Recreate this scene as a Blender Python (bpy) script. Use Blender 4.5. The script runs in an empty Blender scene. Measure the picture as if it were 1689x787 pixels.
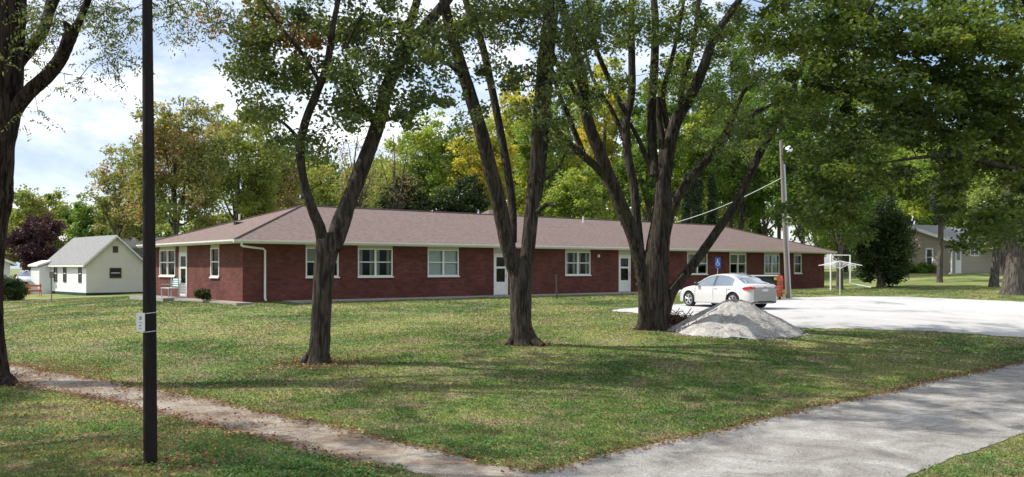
import bpy, bmesh, math, random
import numpy as np
from mathutils import Vector, Matrix
R = math.radians
C = bpy.context.scene.collection
SC = bpy.context.scene
random.seed(7); RNG = np.random.default_rng(7)

# ------------------------------------------------------------ camera
FPX, CX, HY = 1500.0, 844.5, 441.0          # focal length, centre and horizon in photo pixels
CZ = 2.5
cam = bpy.data.cameras.new('camera'); cam_o = bpy.data.objects.new('camera', cam); C.objects.link(cam_o)
cam_o.location = (0, 0, CZ); cam_o.rotation_euler = (R(90), 0, 0)
cam.sensor_width = 36; cam.lens = FPX / 1689 * 36; cam.shift_y = (HY - 393.5) / 1689
cam.clip_end = 2000; cam.clip_start = 0.1
SC.camera = cam_o
# ------------------------------------------------------------ world, sun, exposure
SUN_EL, SUN_AZ = 46.0, 194.0                 # azimuth of the sun, degrees from +X towards +Y is 180-14 (left, slightly behind)
sun_dir = Vector((-0.992 * math.cos(R(SUN_EL)), 0.12 * math.cos(R(SUN_EL)), math.sin(R(SUN_EL)))).normalized()
w = bpy.data.worlds.new('World'); SC.world = w; w.use_nodes = True
nt = w.node_tree; nt.nodes.clear()
def N(nt, t, **k):
    n = nt.nodes.new(t)
    for a, v in k.items():
        if a.startswith('i_'):
            n.inputs[a[2:].replace('_', ' ')].default_value = v
        else: setattr(n, a, v)
    return n
def ramp(nt, stops, fac=None):
    n = nt.nodes.new('ShaderNodeValToRGB'); cr = n.color_ramp
    while len(cr.elements) < len(stops): cr.elements.new(0.5)
    for e, (p, c) in zip(cr.elements, stops):
        e.position = p; e.color = (c, c, c, 1) if isinstance(c, (int, float)) else (*c, 1)
    if fac is not None: nt.links.new(fac, n.inputs[0])
    return n
sky = N(nt, 'ShaderNodeTexSky', sky_type='NISHITA', sun_disc=False)
sky.sun_elevation = R(SUN_EL); sky.sun_rotation = math.atan2(sun_dir.x, sun_dir.y)
sky.air_density = 1.0; sky.dust_density = 1.2; sky.ozone_density = 1.2
tc = N(nt, 'ShaderNodeTexCoord')
mp = N(nt, 'ShaderNodeMapping'); mp.inputs['Scale'].default_value = (1.0, 1.0, 2.4); mp.inputs['Location'].default_value = (0.7, 1.4, 0.9)
nt.links.new(tc.outputs['Generated'], mp.inputs[0])
nz = N(nt, 'ShaderNodeTexNoise', i_Scale=2.3, i_Detail=9.0, i_Roughness=0.56, i_Distortion=0.25)
nt.links.new(mp.outputs[0], nz.inputs['Vector'])
nz2 = N(nt, 'ShaderNodeTexNoise', i_Scale=4.2, i_Detail=7.0, i_Roughness=0.6, i_Distortion=0.3)
nt.links.new(mp.outputs[0], nz2.inputs['Vector'])
cover = ramp(nt, [(0.36, 0.0), (0.56, 1.0)], nz.outputs['Fac'])
ccol = ramp(nt, [(0.36, (3.2, 4.0, 5.4)), (0.47, (4.7, 5.3, 6.4)), (0.57, (8.4, 8.5, 8.7))], nz2.outputs['Fac'])
mixc = N(nt, 'ShaderNodeMix', data_type='RGBA')
nt.links.new(cover.outputs[0], mixc.inputs[0]); nt.links.new(sky.outputs[0], mixc.inputs[6]); nt.links.new(ccol.outputs[0], mixc.inputs[7])
bg = N(nt, 'ShaderNodeBackground', i_Strength=0.132); out = N(nt, 'ShaderNodeOutputWorld')
nt.links.new(mixc.outputs[2], bg.inputs[0]); nt.links.new(bg.outputs[0], out.inputs[0])
sun = bpy.data.lights.new('sun', 'SUN'); sun.energy = 4.0; sun.angle = R(0.5); sun.color = (1.0, 0.95, 0.86)
sun_o = bpy.data.objects.new('sun', sun); C.objects.link(sun_o); sun_o.location = (-30, 10, 40)
sun_o.rotation_euler = sun_dir.to_track_quat('Z', 'Y').to_euler()
vs = SC.view_settings; vs.view_transform = 'Standard'; vs.look = 'None'; vs.gamma = 1; vs.exposure = 0.5; vs.use_curve_mapping = False
cy = SC.cycles; cy.use_denoising = True; cy.max_bounces = 6; cy.diffuse_bounces = 3; cy.transmission_bounces = 4; cy.transparent_max_bounces = 8
cy.caustics_reflective = False; cy.caustics_refractive = False; cy.sample_clamp_indirect = 6
try: cy.denoiser = 'OPENIMAGEDENOISE'
except Exception: pass

# ------------------------------------------------------------ object helpers
def tag(o, label=None, cat=None, group=None, kind=None):
    if label: o['label'] = label
    if cat: o['category'] = cat
    if group: o['group'] = group
    if kind: o['kind'] = kind
    return o
def link(name, me, mat=None, parent=None):
    o = bpy.data.objects.new(name, me); C.objects.link(o)
    if mat is not None and me is not None and not me.materials:
        for m in (mat if isinstance(mat, (list, tuple)) else [mat]): me.materials.append(m)
    if parent: o.parent = parent
    return o
def empty(name, loc, rz=0, **k):
    o = bpy.data.objects.new(name, None); C.objects.link(o); o.location = loc; o.rotation_euler = (0, 0, rz)
    o.empty_display_size = 0.2
    return tag(o, **k)
def struct(name, me, mat): return tag(link(name, me, mat), kind='structure')

class MB:
    def __init__(s): s.v = []; s.f = []; s.m = []; s.sm = []
    def add(s, vs, fs, mi=0, smooth=False):
        b = len(s.v); s.v += [tuple(p) for p in vs]
        s.f += [tuple(i + b for i in f) for f in fs]; s.m += [mi] * len(fs); s.sm += [smooth] * len(fs)
        return s
    def box(s, x0, x1, y0, y1, z0, z1, mi=0):
        v = [(x, y, z) for z in (z0, z1) for y in (y0, y1) for x in (x0, x1)]
        return s.add(v, [(0, 2, 3, 1), (4, 5, 7, 6), (0, 1, 5, 4), (2, 6, 7, 3), (0, 4, 6, 2), (1, 3, 7, 5)], mi)
    def bar(s, a, b, r, n=8, r2=None, mi=0, caps=True):
        return s.tube([a, b], [r, r if r2 is None else r2], n, mi, caps)
    def tube(s, pts, rad, n=8, mi=0, caps=True, jit=0.0):
        pts = [Vector(p) for p in pts]; ref = None; rings = []
        for i, p in enumerate(pts):
            t = (pts[min(i + 1, len(pts) - 1)] - pts[max(i - 1, 0)])
            if t.length < 1e-9: t = Vector((0, 0, 1))
            t.normalize()
            if ref is None: ref = t.orthogonal()
            u = (ref - t * ref.dot(t)); u = (u if u.length > 1e-6 else t.orthogonal()).normalized(); ref = u
            v = t.cross(u); rr = rad[i] if hasattr(rad, '__len__') else rad
            rings.append([p + (u * math.cos(2 * math.pi * k / n) + v * math.sin(2 * math.pi * k / n)) * rr * (1 + (random.uniform(-jit, jit) if jit else 0)) for k in range(n)])
        vs = [q for r in rings for q in r]; fs = []
        for i in range(len(rings) - 1):
            for k in range(n):
                k2 = (k + 1) % n; fs.append((i * n + k, i * n + k2, (i + 1) * n + k2, (i + 1) * n + k))
        s.add(vs, fs, mi, n > 5)
        if caps: s.add(vs[:n], [tuple(reversed(range(n)))], mi); s.add(vs[-n:], [tuple(range(n))], mi)
        return s
    def prism(s, poly, y0, y1, mi=0, axis='y'):   # poly of (a,b) extruded
        n = len(poly)
        if axis == 'y': v = [(a, y0, b) for a, b in poly] + [(a, y1, b) for a, b in poly]
        elif axis == 'x': v = [(y0, a, b) for a, b in poly] + [(y1, a, b) for a, b in poly]
        else: v = [(a, b, y0) for a, b in poly] + [(a, b, y1) for a, b in poly]
        f = [tuple(range(n)), tuple(range(2 * n - 1, n - 1, -1))] + [(i, i + n, (i + 1) % n + n, (i + 1) % n) for i in range(n)]
        return s.add(v, f, mi)
    def mesh(s, name, fix=True):
        me = bpy.data.meshes.new(name); me.from_pydata(s.v, [], s.f)
        me.polygons.foreach_set('material_index', s.m); me.polygons.foreach_set('use_smooth', s.sm); me.update()
        if fix:
            bm = bmesh.new(); bm.from_mesh(me); bmesh.ops.recalc_face_normals(bm, faces=bm.faces); bm.to_mesh(me); bm.free()
        return me
    def build(s, name, mat=None, parent=None, bevel=0, fix=True):
        o = link(name, s.mesh(name, fix), mat, parent)
        if bevel:
            b = o.modifiers.new('bevel', 'BEVEL'); b.width = bevel; b.segments = 2; b.limit_method = 'ANGLE'
        return o

def np_mesh(name, verts, quads, tint=None, k=4):
    me = bpy.data.meshes.new(name); nv, nf = len(verts), len(quads)
    me.vertices.add(nv); me.vertices.foreach_set('co', np.ascontiguousarray(verts, dtype=np.float32).ravel())
    me.loops.add(nf * k); me.loops.foreach_set('vertex_index', np.ascontiguousarray(quads, dtype=np.int32).ravel())
    me.polygons.add(nf); me.polygons.foreach_set('loop_start', np.arange(0, nf * k, k, dtype=np.int32))
    me.polygons.foreach_set('loop_total', np.full(nf, k, dtype=np.int32))
    if tint is not None:
        a = me.attributes.new('tint', 'FLOAT', 'FACE'); a.data.foreach_set('value', tint.astype(np.float32))
    me.update(calc_edges=True)
    return me

# ------------------------------------------------------------ terrain
cp = np.array([
 (0, 5, 0), (-5, 11.2, .03), (.2, 10.9, 0), (4.7, 10.8, 0), (13.4, 23.9, 0), (25, 35, .15), (-12.4, 22, .12), (-10.5, 18.6, .1),
 (-6.2, 17, .08), (-2.2, 13.3, .03), (-4.3, 20.3, .33), (.28, 23.6, .47), (4.4, 27.9, .62), (6.5, 25.4, .5), (9.4, 28.5, .6), (15.1, 26.7, .42),
 (26.5, 47, .9), (9.2, 40, .74), (12, 36, .74), (-11.4, 38.5, 1.0), (-4, 44.7, 1.02), (4, 51.3, 1.02), (23.15, 67.4, 1.0), (-18.45, 46.9, 1.0), (16, 76, 1.05), (-15, 43, 1.0),
 (-7, 40, .98), (2, 46, .97), (12, 55, .98),
 (-33, 70, .31), (-40, 77, .3), (-36, 64, .22), (-23.5, 42, .32), (-30, 30, .12), (35, 80, 2.0), (45, 80, 2.0), (28, 51, 1.0), (18, 50, .95), (26, 62, 1.25),
 (0, 120, 1.4), (-60, 100, .4), (60, 110, 2.2), (-60, 40, 0.1), (60, 30, .3), (-60, 0, 0), (60, 0, 0), (0, -10, 0), (-30, 5, 0), (30, 8, 0), (10, 12, 0)], float)
def _phi(r2): return np.where(r2 > 0, r2 * np.log(np.maximum(r2, 1e-9)) * .5, 0)
_n = len(cp); _K = _phi(((cp[:, None, :2] - cp[None, :, :2]) ** 2).sum(-1)) + np.eye(_n) * 3.0
_P = np.c_[np.ones(_n), cp[:, :2]]
_A = np.block([[_K, _P], [_P.T, np.zeros((3, 3))]]); _W = np.linalg.solve(_A, np.r_[cp[:, 2], 0, 0, 0])
def hz(x, y):
    x = np.clip(np.asarray(x, float), -75, 75); y = np.clip(np.asarray(y, float), -12, 125)
    sh = np.broadcast(x, y).shape; x = np.broadcast_to(x, sh).ravel(); y = np.broadcast_to(y, sh).ravel()
    o = np.empty(len(x))
    for i in range(0, len(x), 20000):
        xs, ys = x[i:i + 20000], y[i:i + 20000]
        o[i:i + 20000] = _phi((xs[:, None] - cp[:, 0]) ** 2 + (ys[:, None] - cp[:, 1]) ** 2) @ _W[:_n] + _W[_n] + _W[_n + 1] * xs + _W[_n + 2] * ys
    o = o + .018 * np.sin(x * 1.3 + 1) * np.sin(y * 1.1) * (y > 9)
    return o.reshape(sh)
def h1(x, y): return float(hz(np.array([x]), np.array([y]))[0])
def G(px, py):                                   # where the photo's ray meets the ground
    D = 20.0; r = (px - CX) / FPX; k = (py - HY) / FPX
    lo, hi = 5.0, 200.0
    for D in np.arange(6, 160, .25):
        if CZ - k * D < h1(r * D, D): break
    lo, hi = D - .25, D
    for _ in range(14):
        D = (lo + hi) / 2
        if CZ - k * D < h1(r * D, D): hi = D
        else: lo = D
    return Vector((r * D, D, h1(r * D, D)))
def W(px, py, D): return Vector(((px - CX) / FPX * D, D, CZ + (HY - py) / FPX * D))

# ------------------------------------------------------------ materials
def mat(name, col=(.5, .5, .5), rough=.7, spec=.3, metal=0.0, var=0.0, vscale=6.0, bump=0.0, bscale=40.0, col2=None, coat=0.0, stretch=(1, 1, 1), emit=None):
    m = bpy.data.materials.new(name); m.use_nodes = True; t = m.node_tree; b = t.nodes['Principled BSDF']
    b.inputs['Roughness'].default_value = rough; b.inputs['Specular IOR Level'].default_value = spec; b.inputs['Metallic'].default_value = metal
    b.inputs['Base Color'].default_value = (*col, 1); b.inputs['Coat Weight'].default_value = coat
    tc = N(t, 'ShaderNodeTexCoord'); mp = N(t, 'ShaderNodeMapping'); mp.inputs['Scale'].default_value = stretch
    t.links.new(tc.outputs['Object'], mp.inputs[0])
    if var or col2:
        n = N(t, 'ShaderNodeTexNoise', i_Scale=vscale, i_Detail=6.0, i_Roughness=.65); t.links.new(mp.outputs[0], n.inputs['Vector'])
        c2 = col2 or tuple(min(1, c * (1 + var)) for c in col); c1 = col if col2 else tuple(c * (1 - var) for c in col)
        r = ramp(t, [(.33, c1), (.67, c2)], n.outputs['Fac']); t.links.new(r.outputs[0], b.inputs['Base Color'])
    if bump:
        n = N(t, 'ShaderNodeTexNoise', i_Scale=bscale, i_Detail=5.0, i_Roughness=.6); t.links.new(mp.outputs[0], n.inputs['Vector'])
        bp = N(t, 'ShaderNodeBump', i_Strength=1.0, i_Distance=bump); t.links.new(n.outputs['Fac'], bp.inputs['Height']); t.links.new(bp.outputs[0], b.inputs['Normal'])
    return m
def leaf_mat(name, stops, transl=.35, rough=.55, spec=.25, gain=1.4):
    m = bpy.data.materials.new(name); m.use_nodes = True; t = m.node_tree; b = t.nodes['Principled BSDF']; o = t.nodes['Material Output']
    b.inputs['Roughness'].default_value = rough; b.inputs['Specular IOR Level'].default_value = spec
    stops = [(p, tuple(min(.8, c * gain) for c in col)) for p, col in stops]
    a = N(t, 'ShaderNodeAttribute', attribute_name='tint'); r = ramp(t, stops, a.outputs['Fac'])
    t.links.new(r.outputs[0], b.inputs['Base Color'])
    tr = N(t, 'ShaderNodeBsdfTranslucent')
    br = N(t, 'ShaderNodeMix', data_type='RGBA', blend_type='MULTIPLY'); br.inputs[0].default_value = 1; br.inputs[7].default_value = (1.7, 1.6, .7, 1)
    t.links.new(r.outputs[0], br.inputs[6]); t.links.new(br.outputs[2], tr.inputs[0])
    mx = N(t, 'ShaderNodeMixShader'); mx.inputs[0].default_value = transl
    t.links.new(b.outputs[0], mx.inputs[1]); t.links.new(tr.outputs[0], mx.inputs[2]); t.links.new(mx.outputs[0], o.inputs[0])
    return m
def bark(name, c1, c2, moss=None):
    m = bpy.data.materials.new(name); m.use_nodes = True; t = m.node_tree; b = t.nodes['Principled BSDF']
    b.inputs['Roughness'].default_value = .9; b.inputs['Specular IOR Level'].default_value = .15
    tc = N(t, 'ShaderNodeTexCoord'); mp = N(t, 'ShaderNodeMapping'); mp.inputs['Scale'].default_value = (1, 1, .12)
    t.links.new(tc.outputs['Object'], mp.inputs[0])
    n = N(t, 'ShaderNodeTexNoise', i_Scale=15.0, i_Detail=8.0, i_Roughness=.65, i_Distortion=.6); t.links.new(mp.outputs[0], n.inputs['Vector'])
    r = ramp(t, [(.42, c1), (.58, c2)], n.outputs['Fac'])
    last = r.outputs[0]
    if moss:
        n2 = N(t, 'ShaderNodeTexNoise', i_Scale=1.6, i_Detail=6.0, i_Roughness=.7); t.links.new(tc.outputs['Object'], n2.inputs['Vector'])
        rr = ramp(t, [(.48, 0.0), (.66, .7)], n2.outputs['Fac'])
        mx = N(t, 'ShaderNodeMix', data_type='RGBA'); mx.inputs[7].default_value = (*moss, 1)
        t.links.new(rr.outputs[0], mx.inputs[0]); t.links.new(last, mx.inputs[6]); last = mx.outputs[2]
    t.links.new(last, b.inputs['Base Color'])
    bp = N(t, 'ShaderNodeBump', i_Strength=1.0, i_Distance=.11); t.links.new(n.outputs['Fac'], bp.inputs['Height']); t.links.new(bp.outputs[0], b.inputs['Normal'])
    return m
def turf(name, blades):
    m = bpy.data.materials.new(name); m.use_nodes = True; t = m.node_tree; b = t.nodes['Principled BSDF']; o = t.nodes['Material Output']
    b.inputs['Roughness'].default_value = .8; b.inputs['Specular IOR Level'].default_value = .12
    tc = N(t, 'ShaderNodeTexCoord'); V = tc.outputs['Object']
    n1 = N(t, 'ShaderNodeTexNoise', i_Scale=.22, i_Detail=7.0, i_Roughness=.62, i_Distortion=.4); t.links.new(V, n1.inputs['Vector'])
    n2 = N(t, 'ShaderNodeTexNoise', i_Scale=1.1, i_Detail=6.0, i_Roughness=.7); t.links.new(V, n2.inputs['Vector'])
    n3 = N(t, 'ShaderNodeTexNoise', i_Scale=30.0, i_Detail=3.0, i_Roughness=.7); t.links.new(V, n3.inputs['Vector'])
    lush = ramp(t, [(.36, (.062, .130, .030)), (.48, (.140, .205, .052)), (.6, (.275, .295, .095))], n1.outputs['Fac'])
    dry = ramp(t, [(.46, 0.0), (.66, .9)], n2.outputs['Fac'])
    mx = N(t, 'ShaderNodeMix', data_type='RGBA'); mx.inputs[7].default_value = (.31, .245, .15, 1)
    t.links.new(dry.outputs[0], mx.inputs[0]); t.links.new(lush.outputs[0], mx.inputs[6])
    fine = ramp(t, [(.3, .85), (.7, 1.12)], n3.outputs['Fac'])
    mu = N(t, 'ShaderNodeMix', data_type='RGBA', blend_type='MULTIPLY'); mu.inputs[0].default_value = 1
    t.links.new(mx.outputs[2], mu.inputs[6]); last = mu.outputs[2]
    if blades:
        a = N(t, 'ShaderNodeAttribute', attribute_name='tint'); rr = ramp(t, [(0, (.92, .94, .92)), (.95, (1.08, 1.08, 1.06)), (1, (1.3, 1.2, 1.2))], a.outputs['Fac'])
        t.links.new(rr.outputs[0], mu.inputs[7])
        t.links.new(last, b.inputs['Base Color'])
        ge = N(t, 'ShaderNodeNewGeometry'); va = N(t, 'ShaderNodeVectorMath', operation='SCALE'); va.inputs['Scale'].default_value = .35; t.links.new(ge.outputs['Normal'], va.inputs[0])
        vb = N(t, 'ShaderNodeVectorMath', operation='ADD'); vb.inputs[1].default_value = (0, 0, 1); t.links.new(va.outputs[0], vb.inputs[0])
        vc = N(t, 'ShaderNodeVectorMath', operation='NORMALIZE'); t.links.new(vb.outputs[0], vc.inputs[0]); t.links.new(vc.outputs[0], b.inputs['Normal'])
        tr = N(t, 'ShaderNodeBsdfTranslucent'); t.links.new(last, tr.inputs[0]); ms = N(t, 'ShaderNodeMixShader'); ms.inputs[0].default_value = .42
        t.links.new(b.outputs[0], ms.inputs[1]); t.links.new(tr.outputs[0], ms.inputs[2]); t.links.new(ms.outputs[0], o.inputs[0])
    else:
        t.links.new(fine.outputs[0], mu.inputs[7]); t.links.new(last, b.inputs['Base Color'])
        bp = N(t, 'ShaderNodeBump', i_Strength=1.0, i_Distance=.03); t.links.new(n3.outputs['Fac'], bp.inputs['Height']); t.links.new(bp.outputs[0], b.inputs['Normal'])
    return m
def paving(name, stops, s1, s2, grain, bump=.01, edge=None):
    m = bpy.data.materials.new(name); m.use_nodes = True; t = m.node_tree; b = t.nodes['Principled BSDF']
    b.inputs['Roughness'].default_value = .9; b.inputs['Specular IOR Level'].default_value = .15
    tc = N(t, 'ShaderNodeTexCoord'); V = tc.outputs['Object']
    n1 = N(t, 'ShaderNodeTexNoise', i_Scale=s1, i_Detail=8.0, i_Roughness=.68, i_Distortion=.5); t.links.new(V, n1.inputs['Vector'])
    n2 = N(t, 'ShaderNodeTexNoise', i_Scale=s2, i_Detail=4.0, i_Roughness=.75); t.links.new(V, n2.inputs['Vector'])
    r = ramp(t, stops, n1.outputs['Fac']); g = ramp(t, [(.3, 1 - grain), (.7, 1 + grain)], n2.outputs['Fac'])
    mu = N(t, 'ShaderNodeMix', data_type='RGBA', blend_type='MULTIPLY'); mu.inputs[0].default_value = 1
    t.links.new(r.outputs[0], mu.inputs[6]); t.links.new(g.outputs[0], mu.inputs[7]); t.links.new(mu.outputs[2], b.inputs['Base Color'])
    bp = N(t, 'ShaderNodeBump', i_Strength=1.0, i_Distance=bump); t.links.new(n2.outputs['Fac'], bp.inputs['Height']); t.links.new(bp.outputs[0], b.inputs['Normal'])
    return m
def brick_mat():
    m = bpy.data.materials.new('red_brick'); m.use_nodes = True; t = m.node_tree; b = t.nodes['Principled BSDF']
    b.inputs['Roughness'].default_value = .85; b.inputs['Specular IOR Level'].default_value = .2
    tc = N(t, 'ShaderNodeTexCoord'); sp = N(t, 'ShaderNodeSeparateXYZ'); t.links.new(tc.outputs['Object'], sp.inputs[0])
    ad = N(t, 'ShaderNodeMath', operation='ADD'); t.links.new(sp.outputs[0], ad.inputs[0]); t.links.new(sp.outputs[1], ad.inputs[1])
    cb = N(t, 'ShaderNodeCombineXYZ'); t.links.new(ad.outputs[0], cb.inputs[0]); t.links.new(sp.outputs[2], cb.inputs[1])
    br = N(t, 'ShaderNodeTexBrick'); br.inputs['Scale'].default_value = 1; br.inputs['Brick Width'].default_value = .3; br.inputs['Row Height'].default_value = .1
    br.inputs['Mortar Size'].default_value = .011; br.inputs['Color1'].default_value = (.17, .057, .045, 1); br.inputs['Color2'].default_value = (.112, .037, .031, 1); br.inputs['Mortar'].default_value = (.11, .052, .045, 1)
    t.links.new(cb.outputs[0], br.inputs['Vector'])
    n = N(t, 'ShaderNodeTexNoise', i_Scale=.8, i_Detail=6.0, i_Roughness=.7); t.links.new(tc.outputs['Object'], n.inputs['Vector'])
    g = ramp(t, [(.3, .66), (.7, 1.25)], n.outputs['Fac'])
    mu = N(t, 'ShaderNodeMix', data_type='RGBA', blend_type='MULTIPLY'); mu.inputs[0].default_value = 1
    t.links.new(br.outputs['Color'], mu.inputs[6]); t.links.new(g.outputs[0], mu.inputs[7]); t.links.new(mu.outputs[2], b.inputs['Base Color'])
    bp = N(t, 'ShaderNodeBump', i_Strength=1.0, i_Distance=.01, invert=True); t.links.new(br.outputs['Fac'], bp.inputs['Height']); t.links.new(bp.outputs[0], b.inputs['Normal'])
    return m
def siding(name, col, pitch=.12):
    m = mat(name, col, .6, .3); t = m.node_tree; b = t.nodes['Principled BSDF']
    tc = N(t, 'ShaderNodeTexCoord'); sp = N(t, 'ShaderNodeSeparateXYZ'); t.links.new(tc.outputs['Object'], sp.inputs[0])
    dv = N(t, 'ShaderNodeMath', operation='DIVIDE'); dv.inputs[1].default_value = pitch; t.links.new(sp.outputs[2], dv.inputs[0])
    fr = N(t, 'ShaderNodeMath', operation='FRACT'); t.links.new(dv.outputs[0], fr.inputs[0])
    r = ramp(t, [(0, tuple(c * .55 for c in col)), (.12, col), (1, tuple(c * .94 for c in col))], fr.outputs[0]); t.links.new(r.outputs[0], b.inputs['Base Color'])
    bp = N(t, 'ShaderNodeBump', i_Strength=.6, i_Distance=.015, invert=True); t.links.new(fr.outputs[0], bp.inputs['Height']); t.links.new(bp.outputs[0], b.inputs['Normal'])
    return m
def glass_mat(name, tint=(.75, .8, .8), refl=.25):
    m = bpy.data.materials.new(name); m.use_nodes = True; t = m.node_tree; t.nodes.clear()
    o = N(t, 'ShaderNodeOutputMaterial'); tr = N(t, 'ShaderNodeBsdfTransparent'); tr.inputs[0].default_value = (*tint, 1)
    gl = N(t, 'ShaderNodeBsdfGlossy'); gl.inputs['Roughness'].default_value = .03; lw = N(t, 'ShaderNodeLayerWeight', i_Blend=.16)
    ad = N(t, 'ShaderNodeMath', operation='ADD', use_clamp=True); ad.inputs[1].default_value = refl; t.links.new(lw.outputs['Fresnel'], ad.inputs[0])
    mx = N(t, 'ShaderNodeMixShader'); t.links.new(ad.outputs[0], mx.inputs[0]); t.links.new(tr.outputs[0], mx.inputs[1]); t.links.new(gl.outputs[0], mx.inputs[2]); t.links.new(mx.outputs[0], o.inputs[0])
    return m
M = dict(
 brick=brick_mat(), shingle=mat('brown_shingle', (.145, .105, .093), .95, .1, var=0, col2=(.235, .178, .16), vscale=5.5, bump=.012, bscale=35),
 white=mat('white_trim', (.72, .71, .67), .5, .4, var=.05, vscale=3), fascia=mat('cream_fascia', (.62, .60, .55), .6, .3, var=.08, vscale=2),
 header=mat('beige_panel', (.48, .45, .38), .7, .2, var=.06), glass=glass_mat('window_glass', (.80, .84, .82), .0), curtain=mat('curtain', (.62, .62, .58), .9, .1, var=.15, vscale=12, stretch=(4, 4, .3)),
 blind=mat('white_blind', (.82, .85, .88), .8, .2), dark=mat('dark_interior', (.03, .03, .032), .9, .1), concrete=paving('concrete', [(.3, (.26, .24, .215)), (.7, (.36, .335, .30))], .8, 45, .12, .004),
 walk=paving('sidewalk_concrete', [(.38, (.17, .12, .085)), (.48, (.27, .215, .17)), (.6, (.36, .32, .265))], 1.1, 34, .35, .02),
 drive=paving('gravel_drive', [(.34, (.20, .185, .17)), (.46, (.30, .28, .255)), (.56, (.37, .35, .325)), (.7, (.52, .495, .465))], 1.1, 34, .38, .03),
 lot=paving('white_gravel', [(.36, (.26, .255, .25)), (.44, (.47, .46, .45)), (.7, (.56, .55, .535))], .3, 20, .16, .02),  # darkest stop paints shade into the gravel colour as grey patches
 asphalt=paving('asphalt', [(.3, (.05, .05, .05)), (.7, (.07, .07, .07))], .7, 60, .2, .006),
 pile=paving('limestone_gravel', [(.34, (.33, .31, .29)), (.5, (.50, .475, .45)), (.66, (.64, .61, .58))], 2.2, 24, .45, .05),
 turf=turf('lawn_ground', False), blades=turf('lawn_blades', True),
 bark=bark('dark_bark', (.024, .018, .016), (.100, .078, .068), (.050, .052, .027)), bark2=bark('grey_bark', (.055, .047, .042), (.16, .14, .12)),
 bark3=bark('reddish_brown_bark', (.012, .008, .007), (.075, .052, .044)),
 metal=mat('galvanised', (.45, .46, .47), .45, .5, .6), polewood=mat('creosoted_wood', (.008, .006, .006), .8, .2, col2=(.022, .015, .014), vscale=14, bump=.006, bscale=60, stretch=(1, 1, .08)),
 greywood=mat('weathered_pole', (.16, .13, .115), .8, .2, col2=(.27, .235, .21), vscale=10, stretch=(1, 1, .05), bump=.004, bscale=60),
 rust=mat('rusty_orange_paint', (.42, .10, .055), .6, .3, var=.25, vscale=4), black=mat('black_plastic', (.02, .022, .022), .45, .4),
)

# ------------------------------------------------------------ building frame (front wall along local x)
BP = Vector((-11.4, 38.5, 1.02)); BA = math.atan2(.641, .767); BL, BD = 45.0, 11.0
def t_px(px): r = (px - CX) / FPX; return (r * 38.5 + 11.4) / (.767 - .641 * r)
def s_px(px): r = (px - CX) / FPX; return (-11.4 - 38.5 * r) / (.641 + .767 * r)
def Bw(x, y, z=0): return Vector((BP.x + .767 * x - .641 * y, BP.y + .641 * x + .767 * y, BP.z + z))

# ------------------------------------------------------------ ground and paving
xs = np.unique(np.r_[np.linspace(-900, -80, 12), np.linspace(-80, -24, 57), np.linspace(-24, 32, 160), np.linspace(32, 80, 49), np.linspace(80, 900, 12)])
ys = np.unique(np.r_[np.linspace(-200, -10, 8), np.linspace(-10, 8, 20), np.linspace(8, 60, 150), np.linspace(60, 130, 71), np.linspace(130, 1300, 14)])
XX, YY = np.meshgrid(xs, ys); ZZ = hz(XX, YY)
V = np.c_[XX.ravel(), YY.ravel(), ZZ.ravel()]; nx = len(xs); ii, jj = np.meshgrid(np.arange(nx - 1), np.arange(len(ys) - 1)); a = (jj * nx + ii).ravel()
gm = np_mesh('ground', V, np.c_[a, a + 1, a + nx + 1, a + nx]); gm.polygons.foreach_set('use_smooth', [True] * len(a))
struct('ground', gm, M['turf'])

def resample(pts, n):
    p = np.array([(q[0], q[1]) for q in pts], float); d = np.r_[0, np.cumsum(np.hypot(*np.diff(p, axis=0).T))]
    s = np.linspace(0, d[-1], n); return np.c_[np.interp(s, d, p[:, 0]), np.interp(s, d, p[:, 1])]
def strip(name, A, B, m, n=160, k=24, off=.006, rag=.06):
    A, B = resample(A, n), resample(B, n); rg = RNG.normal(0, 1, (2, n))
    for q in range(2): rg[q] = np.convolve(rg[q], np.ones(3) / 3, 'same') + .9 * np.convolve(RNG.normal(0, 1, n), np.ones(9) / 9, 'same') * 2
    d = (B - A); L = np.hypot(*d.T)[:, None]; u = d / L; A = A + u * rag * rg[0][:, None]; B = B + u * rag * rg[1][:, None]
    f = np.linspace(0, 1, k)[None, :, None]; P = A[:, None] * (1 - f) + B[:, None] * f; P = P.reshape(-1, 2)
    z = hz(P[:, 0], P[:, 1]) + off
    i, j = np.meshgrid(np.arange(k - 1), np.arange(n - 1)); a = (j * k + i).ravel()
    me = np_mesh(name, np.c_[P, z], np.c_[a, a + 1, a + k + 1, a + k]); me.polygons.foreach_set('use_smooth', [True] * len(a))
    bm = bmesh.new(); bm.from_mesh(me); bmesh.ops.recalc_face_normals(bm, faces=bm.faces)
    if sum(fc.normal.z for fc in list(bm.faces)[:50]) < 0: bmesh.ops.reverse_faces(bm, faces=bm.faces)
    bm.to_mesh(me); bm.free()
    struct(name, me, m); POLY.append(np.r_[A, B[::-1]])
POLY = []
g = lambda L: [G(*p) for p in L]
up = g([(880, 782), (740, 750), (600, 718), (450, 685), (300, 652), (200, 634), (130, 622), (0, 600), (-160, 577)]); lo_ = g([(640, 777), (500, 742), (400, 716), (300, 692), (200, 668), (130, 652), (60, 640), (0, 631), (-160, 607)])
ext = [Vector((up[0].x + 3.2, up[0].y - 2.6, 0))], [Vector((lo_[0].x + 3.2, lo_[0].y - 2.8, 0))]
strip('sidewalk', ext[0] + up, ext[1] + lo_, M['walk'], 190, 14, .006, .11)
du = g([(886, 780), (1083, 733), (1215, 704), (1350, 671), (1425, 657), (1578, 621), (1689, 596)]); dl = g([(1498, 787), (1600, 748), (1689, 715)])
dd = Vector((.72, .69, 0))
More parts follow.
